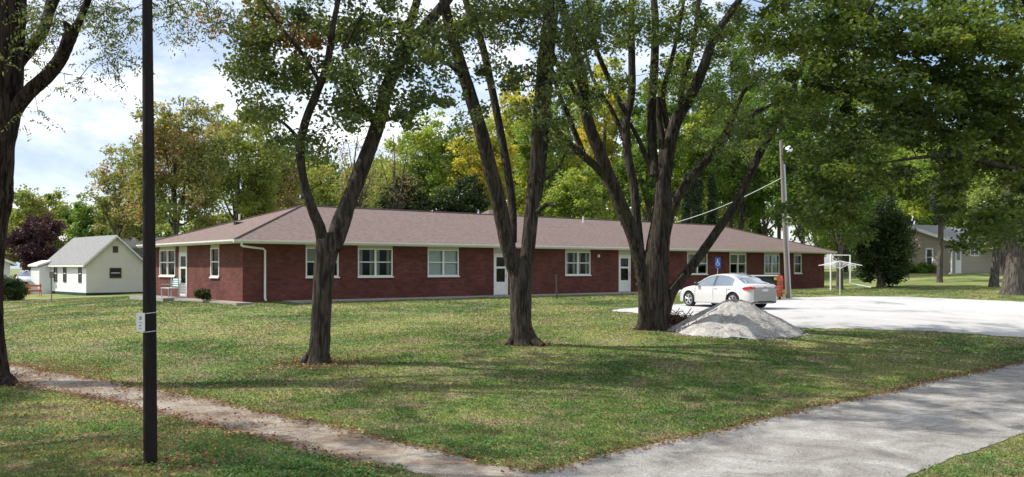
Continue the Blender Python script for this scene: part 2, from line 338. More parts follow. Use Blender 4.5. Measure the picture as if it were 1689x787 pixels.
strip('gravel_driveway', [du[0] - dd * 8] + du + [du[-1] + dd * 14], [dl[0] - dd * 5.2 + Vector((0, 0, 0))] + dl + [dl[-1] + dd * 25], M['drive'], 220, 34, .012, .05)
ln = g([(1008, 513.5), (1060, 518), (1110, 521), (1170, 533), (1250, 540), (1340, 542), (1420, 543), (1500, 545), (1600, 550), (1689, 557), (1900, 572)])
lf = g([(1012, 511.5), (1060, 507), (1110, 503), (1180, 497), (1290, 492), (1350, 490), (1420, 489), (1500, 490), (1600, 494), (1689, 498), (1900, 508)])
strip('gravel_parking_lot', ln, lf, M['lot'], 200, 40, .008, .10)
mb = MB(); mb.box(-80, 80, -6, 6.5, -.10, .004); o = mb.build('street', M['asphalt']); tag(o, kind='structure')
# concrete walk along the front wall and the corner pad
def locstrip(name, x0, x1, y0, y1, z0, z1):
    mb = MB(); c = [Bw(x0, y0), Bw(x1, y0), Bw(x1, y1), Bw(x0, y1)]
    v = [(p.x, p.y, BP.z + z0) for p in c] + [(p.x, p.y, BP.z + z1) for p in c]
    mb.add(v, [(3, 2, 1, 0), (4, 5, 6, 7), (0, 1, 5, 4), (1, 2, 6, 5), (2, 3, 7, 6), (3, 0, 4, 7)]); o = mb.build(name, M['concrete'])
    POLY.append(np.array([(p.x, p.y) for p in c])); return tag(o, kind='structure')
locstrip('concrete_path', 1.8, 30.0, -1.35, -.02, -.35, .03)
locstrip('concrete_patio', -1.25, -.02, 6.1, 11.0, -.35, .04)
locstrip('concrete_path', -.75, -.02, -1.1, 6.05, -.35, .02)
def inside(P, poly):
    x, y = P[:, 0], P[:, 1]; c = np.zeros(len(P), bool); j = len(poly) - 1
    for i in range(len(poly)):
        xi, yi = poly[i]; xj, yj = poly[j]
        t = ((yi > y) != (yj > y)) & (x < (xj - xi) * (y - yi) / (yj - yi + 1e-12) + xi); c ^= t; j = i
    return c
footprint = np.array([(Bw(0, 0).x, Bw(0, 0).y), (Bw(BL, 0).x, Bw(BL, 0).y), (Bw(BL, BD).x, Bw(BL, BD).y), (Bw(0, BD).x, Bw(0, BD).y)])
PAVE = list(POLY); POLY.append(footprint)

# grass blades and fallen leaves
def scatter(n, d0, d1, power):
    u = RNG.random(n); e = 1 - power
    D = (d0 ** e + u * (d1 ** e - d0 ** e)) ** (1 / e) if abs(e) > 1e-6 else d0 * (d1 / d0) ** u
    X = (RNG.random(n) * 1.24 - .62) * D; P = np.c_[X, D]
    k = np.ones(n, bool)
    for q in POLY: k &= ~inside(P + RNG.normal(0, .045, P.shape), q)
    return P[k]
P = scatter(520000, 9.8, 60, 1.25); n = len(P); D = P[:, 1]
z = hz(P[:, 0], P[:, 1]); ang = RNG.random(n) * 2 * np.pi; patch = .5 + .5 * np.sin(P[:, 0] * .9 + 2 * np.sin(P[:, 1] * .5)) * np.sin(P[:, 1] * .7)
hgt = (.016 + .016 * RNG.random(n)) * (.75 + .5 * patch); wid = (.006 + .007 * RNG.random(n)) * np.maximum(1, D / 13) * 1.2
lean = RNG.normal(0, .5, (n, 2)) * hgt[:, None]; ux, uy = np.cos(ang) * wid, np.sin(ang) * wid
vv = np.empty((n, 3, 3)); vv[:, 0] = np.c_[P[:, 0] - ux, P[:, 1] - uy, z - .005]; vv[:, 1] = np.c_[P[:, 0] + ux, P[:, 1] + uy, z - .005]; vv[:, 2] = np.c_[P[:, 0] + lean[:, 0], P[:, 1] + lean[:, 1], z + hgt]
tag(link('grass', np_mesh('grass', vv.reshape(-1, 3), np.arange(n * 3).reshape(-1, 3), RNG.random(n), 3), M['blades']), 'short mown green lawn grass with drier tan patches', 'grass', kind='stuff')

M['litter'] = leaf_mat('dry_leaf', [(0, (.08, .04, .025)), (.5, (.15, .08, .05)), (.92, (.22, .14, .08)), (1, (.38, .32, .12))], .2, .8, .1)
def leaf_quads(c, size, asp=.6, up=.0, droop=None, fold=.18):
    n = len(c); nrm = RNG.normal(0, 1, (n, 3)); nrm[:, 2] = np.abs(nrm[:, 2]) + up; nrm /= np.linalg.norm(nrm, axis=1)[:, None]
    u = RNG.normal(0, 1, (n, 3))
    if droop is not None: u = u * (1 - droop) + np.array([0, 0, -1.2]) * droop
    u -= nrm * (u * nrm).sum(1)[:, None]; u /= np.linalg.norm(u, axis=1)[:, None] + 1e-9; v = np.cross(nrm, u)
    L = (size * RNG.uniform(.7, 1.25, n))[:, None]; Wd = L * asp * .5
    q = np.empty((n, 4, 3)); q[:, 0] = c - u * L * .5; q[:, 1] = c + v * Wd + nrm * L * fold * .5 - u * L * .06; q[:, 2] = c + u * L * .5; q[:, 3] = c - v * Wd + nrm * L * fold * .5 - u * L * .06
    return q.reshape(-1, 3)
lp = [scatter(1000, 10, 45, 1.3)]
for A in (up, lo_, du):
    q = resample(A, 400); q = q[RNG.integers(0, 400, 2300)] + RNG.normal(0, .12, (2300, 2)); lp.append(q)
for (px, py, k, sg) in [(525, 600, 1300, .7), (862, 568, 300, .8), (800, 545, 500, 1.8), (700, 560, 400, 2.0), (960, 520, 500, 2.2), (1085, 545, 260, .9), (340, 645, 300, 1.2), (60, 690, 900, 1.3), (200, 730, 500, 1.0), (280, 762, 300, .5), (120, 615, 700, 1.0), (230, 648, 500, .9), (60, 605, 500, .9), (400, 700, 400, 1.0), (0, 632, 300, 1.2), (640, 640, 200, 1.5), (262, 766, 160, .35), (300, 760, 120, .4)]:
    q = G(px, py); lp.append(np.c_[RNG.normal(q.x, sg, k), RNG.normal(q.y, sg * .8, k)])
lp = np.concatenate(lp); c = np.c_[lp, hz(lp[:, 0], lp[:, 1]) + .022 + RNG.random(len(lp)) * .025]
tag(link('fallen_leaves', np_mesh('fallen_leaves', leaf_quads(c, .052, .75, 2.0), np.arange(len(c) * 4).reshape(-1, 4), RNG.random(len(c))), M['litter']), 'brown and tan fallen leaves scattered over the lawn and path edges', 'leaves', kind='stuff')

# clover and broad-leaved weeds
P = []
for px, py, k, sg in [(880, 745, 90, 1.0), (760, 735, 70, .8), (560, 765, 90, .8), (430, 775, 80, .7), (980, 715, 60, 1.2), (690, 700, 40, 1.5), (330, 760, 60, .8), (1100, 690, 40, 1.5), (1640, 770, 40, .5), (150, 740, 50, 1.2), (450, 640, 30, 2), (1200, 640, 40, 2.5), (60, 720, 40, .8)]:
    q = G(px, py); P.append(np.c_[RNG.normal(q.x, sg, k), RNG.normal(q.y, sg * .8, k)])
P = np.concatenate(P); P = np.repeat(P, 26, 0) + RNG.normal(0, .075, (len(P) * 26, 2)); k = np.ones(len(P), bool)
for q in POLY: k &= ~inside(P, q)
P = P[k]; c = np.c_[P, hz(P[:, 0], P[:, 1]) + .03 + RNG.random(len(P)) * .035]
tag(link('clover', np_mesh('clover', leaf_quads(c, .034, .8, 1.2), np.arange(len(c) * 4).reshape(-1, 4), RNG.random(len(c))), leaf_mat('clover_leaf', [(0, (.035, .085, .025)), (.6, (.06, .13, .035)), (1, (.12, .19, .06))], .35)), 'dark green clover and weeds growing in patches through the front lawn', 'clover', kind='stuff')

# ------------------------------------------------------------ brick apartment building
def lx_window(parent, a, b, z0, z1, face, double=True, inside_kind='curtain', label=None, header=True):
    """face 'front': wall plane y=0, runs in x; 'side': wall plane x=0, runs in y. a<b along the wall"""
    rz = 0 if face == 'front' else -math.pi / 2
    def lay(o):
        if face == 'side': o.location = (0, b, 0); o.rotation_euler = (0, 0, rz)
        else: o.location = (a, 0, 0)
        return o
    w = b - a; fr = MB(); t = .06; y0, y1 = -.03, .07
    fr.box(0, w, y0, y1, z0, z0 + t); fr.box(0, w, y0, y1, z1 - t, z1); fr.box(0, t, y0, y1, z0 + t, z1 - t); fr.box(w - t, w, y0, y1, z0 + t, z1 - t)
    cols = [(t, w - t)]
    if double: fr.box(w / 2 - .05, w / 2 + .05, y0 + .002, y1, z0 + t, z1 - t); cols = [(t, w / 2 - .05), (w / 2 + .05, w - t)]
    zm = (z0 + z1) / 2 + .02
    for c0, c1 in cols: fr.box(c0, c1, y0 + .02, y1 - .01, zm - .025, zm + .025)
    win = fr.build('window', M['white'], parent); lay(win)
    if label: win['label'] = label
    gm = MB(); gm.box(.03, w - .03, .045, .052, z0 + .03, z1 - .03); gm.build('pane', M['glass'], win)
    sl = MB(); sl.box(-.04, w + .04, -.08, -.032, z0 - .06, z0 + .0); sl.build('sill', M['white'], win)
    if header: hd = MB(); hd.box(-.005, w + .005, -.015, .06, z1 + .001, 2.495); hd.build('header_panel', M['header'], win)
    cm = MB()
    if inside_kind == 'blind': cm.box(.05, w - .05, .10, .11, z0 + .04, z1 - .04); cm.build('blind', M['blind'], win)
    elif inside_kind == 'shade':
        for q, (c0, c1) in enumerate(cols): cm.box(c0 + .0, c1, .10 + .001 * q, .11, zm - .1 * q - .02, z1 - .04)
        cm.build('roller_shade', M['header'], win)
    elif inside_kind == 'curtain':
        rr = random.Random(int(a * 100)); 
        for c0, c1 in cols:
            k = rr.uniform(.28, .5); seg = 10
            for s0, s1 in ((c0, c0 + (c1 - c0) * k), (c1 - (c1 - c0) * (k - .1), c1)):
                pl = [(s0 + (s1 - s0) * i / seg, .12 + .02 * math.sin(i * 2.1)) for i in range(seg + 1)]
                cm.prism(pl + [(x, y + .01) for x, y in reversed(pl)], z0 + .04, z1 - .03, axis='z')
        cm.build('curtain', M['curtain'], win)
    return win
def lx_door(parent, a, b, face, z1=2.12):
    w = b - a; fr = MB(); t = .07
    fr.box(0, t, -.03, .08, .03, z1); fr.box(w - t, w, -.03, .08, .03, z1); fr.box(0, w, -.032, .08, z1, z1 + t)
    d = fr.build('door_frame', M['white'], parent)
    if face == 'side': d.location = (0, b, 0); d.rotation_euler = (0, 0, -math.pi / 2)
    else: d.location = (a, 0, 0)
    lf = MB(); s = .11
    lf.box(t, t + s, -.01, .04, .05, z1 - .01); lf.box(w - t - s, w - t, -.01, .04, .05, z1 - .01)
    for q0, q1 in ((.05, .72), (1.42, 1.52), (z1 - .11, z1 - .01)): lf.box(t + s, w - t - s, -.008, .038, q0, q1)
    lf.box(t + s + .04, w - t - s - .04, -.018, -.008, .12, .64)
    leaf = lf.build('door', M['white'], d)
    gp = MB(); gp.box(t + s - .01, w - t - s + .01, .01, .016, .71, z1 - .1); gp.build('pane', M['glass'], d)
    hn = MB(); hn.bar((w - t - .05, -.05, .98), (w - t - .05, -.05, 1.12), .012); hn.bar((w - t - .05, -.05, 1.05), (w - t - .05, .0, 1.05), .01); hn.build('handle', M['metal'], d)
    hd = MB(); hd.box(0, w, -.015, .06, z1 + t + .001, 2.495); hd.build('header_panel', M['header'], d)
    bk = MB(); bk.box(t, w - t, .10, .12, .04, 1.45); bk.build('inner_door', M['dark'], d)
    return d
apt = empty('brick_apartment_building', BP, BA, label='long single-storey red brick apartment building with low brown hip roof', cat='building')
Fw = [('w', 504, 558, 'shade', None), ('w', 590, 647, 'curtain', None), ('w', 705, 756, 'blind', 'double window covered by white blinds'), ('d', 814, 837, 0, None), ('w', 932, 973, 'curtain', None),
      ('d', 1020, 1039.5, 0, None), ('w', 1133, 1166, 'shade', None), ('w', 1203, 1230, 'shade', None), ('w', 1260, 1285, 'curtain', None), ('w1', 1309, 1321.5, 'curtain', None)]
openF = []; Z0, Z1 = 1.05, 2.36
for k, p0, p1, ins, lb in Fw:
    a, b = t_px(p0), t_px(p1)
    if k == 'd': lx_door(apt, a, b, 'front'); openF.append((a, b, 0.03, 2.5))
    else: lx_window(apt, a, b, Z0, Z1, 'front', k == 'w', ins, lb); openF.append((a, b, Z0, 2.5))
Sw = [('w', 264, 289.5, 'curtain'), ('d', 296, 309, 0), ('w1', 348, 362, 'curtain')]
openS = []
for k, p0, p1, ins in Sw:
    b, a = s_px(p0), s_px(p1)
    if k == 'd': lx_door(apt, a, b, 'side'); openS.append((a, b, .03, 2.5))
    else: lx_window(apt, a, b, Z0, Z1, 'side', k == 'w', ins); openS.append((a, b, Z0, 2.5))
wl = MB()
def wall_run(mb, L, opens, H, f):                 # f(u0,u1,z0,z1) adds a wall box
    u = 0
    for a, b, z0, z1 in sorted(opens):
        f(u, a, -.35, H)
        if z0 > .1: f(a, b, -.35, z0)
        else: f(a, b, -.35, z0)
        if z1 < H: f(a, b, z1, H)
        u = b
    f(u, L, -.35, H)
wall_run(wl, BL, openF, 2.5, lambda u0, u1, z0, z1: wl.box(u0, u1, 0, .25, z0, z1))
wall_run(wl, BD, openS, 2.5, lambda u0, u1, z0, z1: wl.box(0, .25, max(u0, .25), u1, z0, z1))
wl.box(BL - .25, BL, .25, BD, -.35, 2.5); wl.box(.25, BL - .25, BD - .25, BD, -.35, 2.5)
wl.build('wall', M['brick'], apt)
fl = MB(); fl.box(.3, BL - .3, .3, BD - .3, -.02, .02); fl.box(.3, BL - .3, 3.2, 3.3, .02, 2.48); fl.box(3.6, 3.7, 3.3, BD - .3, .02, 2.48); fl.build('interior_partition', mat('interior_wall', (.10, .10, .09), .9, .1), apt)
rf = MB(); o_ = .6; ez, rzh = 2.64, 4.6
v = [(-o_, -o_, ez), (BL + o_, -o_, ez), (BL + o_, BD + o_, ez), (-o_, BD + o_, ez), (5.5, 5.5, rzh), (BL - 5.5, 5.5, rzh)]
rf.add(v, [(0, 1, 5, 4), (1, 2, 5), (2, 3, 4, 5), (3, 0, 4), (3, 2, 1, 0)])
roof = rf.build('roof', M['shingle'], apt)
rc = MB()
for p, q in ((v[0], v[4]), (v[1], v[5]), (v[2], v[5]), (v[3], v[4]), (v[4], v[5])):
    rc.bar(Vector(p) + Vector((0, 0, .0)), Vector(q) + Vector((0, 0, .0)), .055, 6)
rc.build('ridge_cap', mat('ridge_shingle', (.10, .07, .065), .95, .1), roof)
sf = MB(); sf.box(-o_ + .03, BL + o_ - .03, -o_ + .03, BD + o_ - .03, 2.505, 2.52); sf.build('soffit', M['fascia'], apt)
fs = MB()
for (x0, x1, y0, y1) in ((-o_, BL + o_, -o_ - .02, -o_ + .02), (-o_, BL + o_, BD + o_ - .02, BD + o_ + .02), (-o_ - .02, -o_ + .02, -o_ + .02, BD + o_ - .02), (BL + o_ - .02, BL + o_ + .02, -o_ + .02, BD + o_ - .02)):
    fs.box(x0, x1, y0, y1, 2.48, 2.636)
fs.build('fascia', M['fascia'], apt)
gt = MB(); prof = [(0, 0), (-.05, 0), (-.11, .06), (-.115, .12), (-.10, .12), (-.09, .07), (-.04, .015), (0, .015)]
gt.prism([(-o_ - .022 + a, 2.515 + b) for a, b in prof], -o_ - .1, BL + o_, axis='x')
gt.prism([(-o_ - .022 + a, 2.515 + b) for a, b in prof], -o_ - .02, BD + o_, axis='y')
gt.build('gutter', M['white'], apt)
for px in (423, 1085):
    t0 = t_px(px) + (.35 if px == 423 else 0); dn = MB()
    run = 1.3 if px == 423 else .3
    dn.tube([(t0 - run, -.68, 2.52), (t0 - run, -.66, 2.40), (t0 - run + .12, -.55, 2.36), (t0 - .1, -.12, 2.28), (t0, -.08, 2.2), (t0, -.08, .22), (t0 - .02, -.14, .12), (t0 - .06, -.3, .08)], .05, 8)
    dn.build('downspout', M['white'], apt)
for (x, y, r, h, mm) in ((3.2, 7.8, .045, .35, 'white'), (24.6, 4.6, .05, .4, 'white'), (27.8, 4.3, .05, .15, 'dark')):
    zz = ez + (min(y + o_, BD + o_ - y, x + o_)) * (rzh - ez) / (5.5 + o_); pm = MB(); pm.bar((x, y, zz - .1), (x, y, zz + h), r, 10); pm.build('vent_pipe', M[mm], roof)
zz = ez + (2.1 + o_) * (rzh - ez) / (5.5 + o_); bv = MB(); bv.box(2.3, 2.7, 6.1, 6.4, zz + .02, zz + .2); bv.build('roof_vent', M['dark'], roof)
bl = MB(); bl.box(t_px(985), t_px(985) + .12, -.09, -.002, 2.05, 2.22); bl.build('wall_light', M['white'], apt)
# rear wing whose roof shows above the ridge
wg = MB(); wx, wy = 27.0, BD; v = [(wx - 5, 9.0, 3.3), (wx + 5, 9.0, 3.3), (wx + 5, 20, 2.6), (wx - 5, 20, 2.6), (wx, 9.5, 5.35), (wx, 17, 5.35)]
wg.add([(wx - 5, 11.6, 2.6), (wx + 5, 11.6, 2.6), (wx + 5, 22, 2.6), (wx - 5, 22, 2.6), (wx - 1, 16, 5.75), (wx + 1.2, 16, 5.75)], [(0, 1, 5, 4), (1, 2, 5), (2, 3, 4, 5), (3, 0, 4), (3, 2, 1, 0)])
wg.build('rear_wing_roof', M['shingle'], apt); ww = MB(); ww.box(wx - 4.5, wx + 4.5, BD + .61, 21.5, -.4, 2.59); ww.build('rear_wing_wall', M['brick'], apt)

# ------------------------------------------------------------ other houses
def gable_house(name, loc, rz, L, Wd, H, rise, wallm, roofm, label, ov=.3, found=None, trim=None, apex_dir='y'):
    """front-left corner at local origin; gable end in plane y=0 running along +x (Wd); length L along +y"""
    h = empty(name, loc, rz, label=label, cat='house')
    w_ = MB(); w_.prism([(0, 0.0), (Wd, 0.0), (Wd, H), (Wd / 2, H + rise), (0, H)], 0, L); w_.build('wall', wallm, h)
    r_ = MB(); sl = rise / (Wd / 2); t = .12
    for s in (0, 1):
        a = [(-ov, H - ov * sl + .02), (Wd / 2, H + rise + .02), (Wd / 2, H + rise + .02 + t), (-ov, H - ov * sl + .02 + t)]
        if s: a = [(Wd - x, z_) for x, z_ in a]
        r_.prism(a, -ov, L + ov)
    r_.build('roof', roofm, h)
    tr = MB()
    for s in (0, 1):
        for y in (-ov - .03, L + ov):
            a = [(-ov, H - ov * sl - .06), (Wd / 2, H + rise - .06), (Wd / 2, H + rise + .125), (-ov, H - ov * sl + .125)]
            if s: a = [(Wd - x, z_) for x, z_ in a]
            tr.prism(a, y, y + .03)
    tr.box(-ov - .03, -ov, -ov, L + ov, H - ov * sl - .05, H - ov * sl + .10); tr.box(Wd + ov, Wd + ov + .03, -ov, L + ov, H - ov * sl - .05, H - ov * sl + .10)
    tr.build('trim', trim or M['white'], h)
    if found: f_ = MB(); f_.box(.03, Wd - .03, .03, L - .03, -.8, .0); f_.box(-.01, Wd + .01, -.012, L + .01, -.8, .22); f_.build('foundation', found, h)
    return h
def hwin(h, x0, x1, z0, z1, frame, face='gable', label=None, t=.09, Wd=0):
    m = MB(); w = x1 - x0; zm = (z0 + z1) / 2
    m.box(0, w, -.05, -.001, z0, z0 + t); m.box(0, w, -.05, -.001, z1 - t, z1); m.box(0, t, -.05, -.001, z0 + t, z1 - t); m.box(w - t, w, -.05, -.001, z0 + t, z1 - t)
    o = m.build('window', frame, h); g_ = MB(); g_.box(t - .01, w - t + .01, -.02, -.004, z0 + t - .01, z1 - t + .01); g_.build('pane', PANE, o)
    b = MB(); b.box(t, w - t, -.035, -.021, zm - .03, zm + .03); b.build('sash', M['white'], o)
    if face == 'gable': o.location = (x0, 0, 0)
    elif face == 'left': o.location = (0, x1, 0); o.rotation_euler = (0, 0, -math.pi / 2)
    elif face == 'right': o.location = (Wd, x0, 0); o.rotation_euler = (0, 0, math.pi / 2)
    return o
PANE = mat('house_pane', (.03, .035, .04), .08, .6)
M['wsiding'] = siding('white_siding', (.78, .78, .78)); M['stucco'] = mat('pale_wall', (.68, .64, .60), .8, .2, var=.04, vscale=.8); M['tan'] = siding('tan_siding', (.33, .285, .22), .22)
M['groof'] = mat('grey_shingle', (.20, .20, .205), .95, .1, col2=(.29, .285, .28), vscale=5, bump=.01); M['foundgreen'] = mat('green_foundation', (.025, .055, .045), .8, .2, var=.2); M['brown'] = mat('brown_trim', (.085, .06, .045), .7, .2)
c0 = W(142, 488, 70); wh = gable_house('white_house', (c0.x, c0.y, c0.z), R(44), 9.2, 4.45, 2.55, 2.05, M['wsiding'], M['groof'], 'small white gabled house with grey shingle roof left of the brick building', found=M['foundgreen'])
gp = MB(); gp.prism([(0.02, .22), (4.43, .22), (4.43, 2.55), (2.225, 4.58), (.02, 2.55)], -.014, -.003); gp.build('gable_panel', M['stucco'], wh)
w1 = hwin(wh, 1.75, 2.65, 1.35, 2.15, M['brown']); w1.location.y = -.016
at = MB(); at.box(2.0, 2.4, -.05, -.016, 3.35, 3.85); at.build('attic_vent', M['brown'], wh)
for a, b in ((.95, 1.6), (4.4, 5.1), (6.6, 7.35)): hwin(wh, a, b, 1.0, 2.4, M['brown'], 'left', t=.06)
pe = MB(); pe.prism([(-.02, -.3), (-.9, -.3), (-.9, 2.2), (-.02, 2.55)], 8.2, 10.4, axis='y'); pe.build('porch_wall', M['wsiding'], wh)
pr = MB(); pr.prism([(-.02, 2.62), (-1.1, 2.25), (-1.1, 2.4), (-.02, 2.78)], 8.0, 10.6, axis='y'); pr.build('porch_roof', M['white'], wh)
c0 = W(232, 470, 84); h2 = gable_house('grey_roofed_house', (-37.0, 90, .4), R(-90), 12, 8, 2.5, 2.3, M['stucco'], mat('dark_grey_shingle', (.08, .085, .085), .95, .1, col2=(.13, .13, .13), vscale=5), 'house with dark grey roof mostly hidden behind the white house'); 
c0 = W(28, 462, 76); h3 = gable_house('beige_house', (c0.x - 6.0, c0.y - 3.4, .2), R(31), 9, 6.4, 2.7, 1.5, M['stucco'], M['groof'], 'beige house at the far left edge behind the round shrub', ov=.5)
c0 = W(1569, 452, 78); an = math.atan2(.57, .82)
h4 = empty('tan_house', (c0.x, c0.y, c0.z), an, label='tan lap-sided house with grey roof and white door beyond the parking lot', cat='house')
w_ = MB(); w_.prism([(0, -.6), (8, -.6), (8, 2.85), (4, 4.25), (0, 2.85)], 0, 13, axis='x'); w_.build('wall', M['tan'], h4)
r_ = MB()
for s in (0, 1):
    a = [(-.5, 2.70), (4, 4.28), (4, 4.42), (-.5, 2.84)]
    if s: a = [(8 - y, z_) for y, z_ in a]
    r_.prism(a, -.4, 13.4, axis='x')
r_.build('roof', M['groof'], h4)
t_ = MB()
for s in (0, 1):
    a = [(-.5, 2.6), (4, 4.18), (4, 4.43), (-.5, 2.85)]
    if s: a = [(8 - y, z_) for y, z_ in a]
    t_.prism(a, -.44, -.4, axis='x')
t_.box(-.4, 13.4, -.54, -.5, 2.6, 2.8); t_.build('trim', M['white'], h4)
dn = MB(); dn.tube([(-.06, -.06, 2.75), (-.06, -.06, .15), (-.3, -.1, .05), (-1.6, -.5, -.15)], .07, 8); dn.build('downspout', M['white'], h4)
h4d = MB(); h4d.box(.55, 1.5, -.06, -.001, .02, 2.15); dd_ = h4d.build('door', M['white'], h4); k = MB(); k.box(.75, 1.3, -.07, -.061, 1.2, 1.95); k.build('pane', PANE, dd_)
o = hwin(h4, 2.95, 4.4, 1.55, 2.5, M['white']); o.location = (2.95, 0, 0)
k = MB(); k.box(.66, .80, -.045, -.021, 1.6, 2.45); k.build('mullion', M['white'], o)
o = hwin(h4, 1.6, 2.3, .65, 2.25, M['white'], 'left', t=.12)
pg = MB(); pg.prism([(5.3, 2.2), (8.3, 2.2), (6.8, 3.3)], -1.6, .2); pg.build('porch_gable', M['white'], h4)
for x in (5.5, 8.1): k = MB(); k.box(x - .07, x + .07, -1.5, -1.36, -.3, 2.2); k.build('porch_post', M['white'], h4)

# ------------------------------------------------------------ trees
def smooth_path(P, sub=5):
    P = np.array(P, float); out = []
    for i in range(len(P) - 1):
        p0, p1, p2, p3 = P[max(i - 1, 0)], P[i], P[i + 1], P[min(i + 2, len(P) - 1)]
        for t in np.linspace(0, 1, sub, endpoint=False):
            out.append(.5 * ((2 * p1) + (-p0 + p2) * t + (2 * p0 - 5 * p1 + 4 * p2 - p3) * t * t + (-p0 + 3 * p1 - 3 * p2 + p3) * t ** 3))
    out.append(P[-1]); return np.array(out)
def finish_tree(name, label, origin, limbs, clusters, leaves, bmat, lmat, twig=True, group=None, leaf_asp=.6, droop=None, sides=10, up=.25, twig_r=.02, cat='tree', jit=.03):
    """limbs: arrays (n,4) world xyz+radius; clusters (k,3); leaves (n,3),(n,) size,(n,) tint"""
    root = empty(name, origin, 0, label=label, cat=cat, group=group); O = np.array(origin, float)
    mb = MB(); nodes = []
    for L in limbs:
        L = smooth_path(L); mb.tube([tuple(q[:3] - O) for q in L], [max(q[3], .004) for q in L], sides if L[0, 3] > .06 else 6, jit=jit); 
        nodes += [L[int(len(L) * .25):, :3]]
    if twig and len(clusters):
        nodes = np.concatenate(nodes); rads = None
        d = np.array([np.min(np.linalg.norm(nodes - c, axis=1)) for c in clusters]); 
        for ci in np.argsort(d):
            c = clusters[ci]; dd = np.linalg.norm(nodes - c, axis=1) + .35 * np.maximum(0, nodes[:, 2] - c[2]); j = int(np.argmin(dd)); s = nodes[j]; L = np.linalg.norm(c - s)
            if L < .15: continue
            k = max(2, int(L / .6) + 1); t = np.linspace(0, 1, k + 1)[:, None]; pth = s * (1 - t) + c * t; pth[:, 2] += .12 * L * np.sin(t[:, 0] * np.pi); pth[1:-1] += RNG.normal(0, .05 * L ** .5, (k - 1, 3))
            r = twig_r * min(2.2, .45 + L * .45); mb.tube([tuple(q - O) for q in pth], list(np.linspace(r, .006, k + 1)), 4, caps=False)
            nodes = np.concatenate([nodes, pth[1:]])
    mb.build('trunk', bmat, root, fix=False)
    if leaves is not None:
        P, S, T = leaves; link('crown', np_mesh('crown', leaf_quads(P - O, S, leaf_asp, up, droop), np.arange(len(P) * 4).reshape(-1, 4), T), lmat, root)
    return root
def make_leaves(cl, rad, per, size, flat=.65, base=None):
    n = len(cl); k = np.maximum(3, (per * RNG.uniform(.5, 1.5, n)).astype(int)); idx = np.repeat(np.arange(n), k); m = len(idx)
    d = RNG.normal(0, 1, (m, 3)); d /= np.linalg.norm(d, axis=1)[:, None]; r = RNG.random(m) ** .45
    rr = rad * RNG.uniform(.6, 1.3, n); sq = RNG.uniform(.7, 1.4, (n, 3)); sq[:, 2] *= flat
    P = cl[idx] + d * (r * rr[idx])[:, None] * sq[idx]
    ct = (RNG.random(n) if base is None else base); T = np.clip(ct[idx] * .62 + RNG.random(m) * .38, 0, 1)
    return P, np.full(m, size), T
def blob_pts(cx, cy, rx, ry, n, D, dz):            # a clump placed by where the photo shows it, at its own distance
    out = []
    while len(out) < n:
        a, b, c = RNG.uniform(-1, 1, 3)
        if a * a + b * b + c * c > 1: continue
        out.append(tuple(W(cx + a * rx, cy + b * ry, D + c * dz)))
    return np.array(out)
def limb(D, pts, d0=0.0, d1=0.0):
    n = len(pts); out = []
    for i, (px, py, r) in enumerate(pts):
        dd = D + d0 + (d1 - d0) * i / max(1, n - 1); p = W(px, py, dd); out.append((p.x, p.y, p.z, r * (.82 if r < 16.6 else .93) / FPX * dd))
    return out
def make_fronds(cl, k=5, L=.46, size=.088):
    P = []; n = len(cl)
    for c in cl:
        for q in range(k):
            th = RNG.random() * 6.283; l = L * RNG.uniform(.6, 1.3); st = c + RNG.normal(0, .13, 3); t = np.linspace(0, 1, 13)[:, None]
            d = np.array([math.cos(th), math.sin(th), RNG.uniform(-.35, .25)]); p = st + d * l * t; p[:, 2] -= .45 * l * t[:, 0] ** 2
            w = np.cross(d, (0, 0, 1)); w /= np.linalg.norm(w) + 1e-9; sd = np.where(np.arange(13) % 2, 1, -1)[:, None] * w * .028
            P.append(p + sd)
    P = np.concatenate(P); return P, np.full(len(P), size), RNG.random(len(P)) ** 1.3
GREEN = leaf_mat('maple_green', [(0, (.030, .055, .018)), (.45, (.066, .100, .027)), (.8, (.120, .155, .038)), (.96, (.15, .19, .04)), (1, (.28, .25, .04))], .42, .42, .45)
GREEN2 = leaf_mat('dusty_green', [(0, (.033, .055, .026)), (.5, (.068, .095, .036)), (.955, (.13, .15, .048)), (.975, (.17, .075, .04)), (1, (.20, .11, .055))], .38, .45, .45)
LOCUST = leaf_mat('locust_green', [(0, (.055, .08, .045)), (.85, (.105, .135, .065)), (1, (.20, .12, .06))], .45)
OLIVE = leaf_mat('olive', [(0, (.055, .08, .026)), (.4, (.105, .13, .038)), (.8, (.17, .18, .06)), (1, (.22, .15, .08))], .4, gain=1.85)
RUST = leaf_mat('olive_rust', [(0, (.06, .085, .035)), (.4, (.115, .13, .05)), (.7, (.17, .15, .07)), (.85, (.19, .12, .085)), (1, (.21, .11, .09))], .4, gain=1.85)
YGREEN = leaf_mat('yellow_green', [(0, (.055, .09, .022)), (.5, (.115, .16, .038)), (.85, (.19, .22, .05)), (1, (.30, .29, .06))], .45, gain=1.85)
YELLOW = leaf_mat('yellow', [(0, (.12, .17, .04)), (.5, (.28, .28, .06)), (1, (.50, .41, .08))], .45)
DARK = leaf_mat('dark_green', [(0, (.014, .026, .010)), (.6, (.03, .05, .017)), (1, (.06, .085, .028))], .25)
MID = leaf_mat('mid_green', [(0, (.03, .06, .014)), (.5, (.06, .105, .024)), (1, (.12, .165, .035))], .4, gain=1.85)
PURPLE = leaf_mat('purple_leaf', [(0, (.022, .010, .018)), (.6, (.05, .022, .034)), (1, (.11, .06, .065))], .25)
def ground_tree(px, py): return G(px, py)

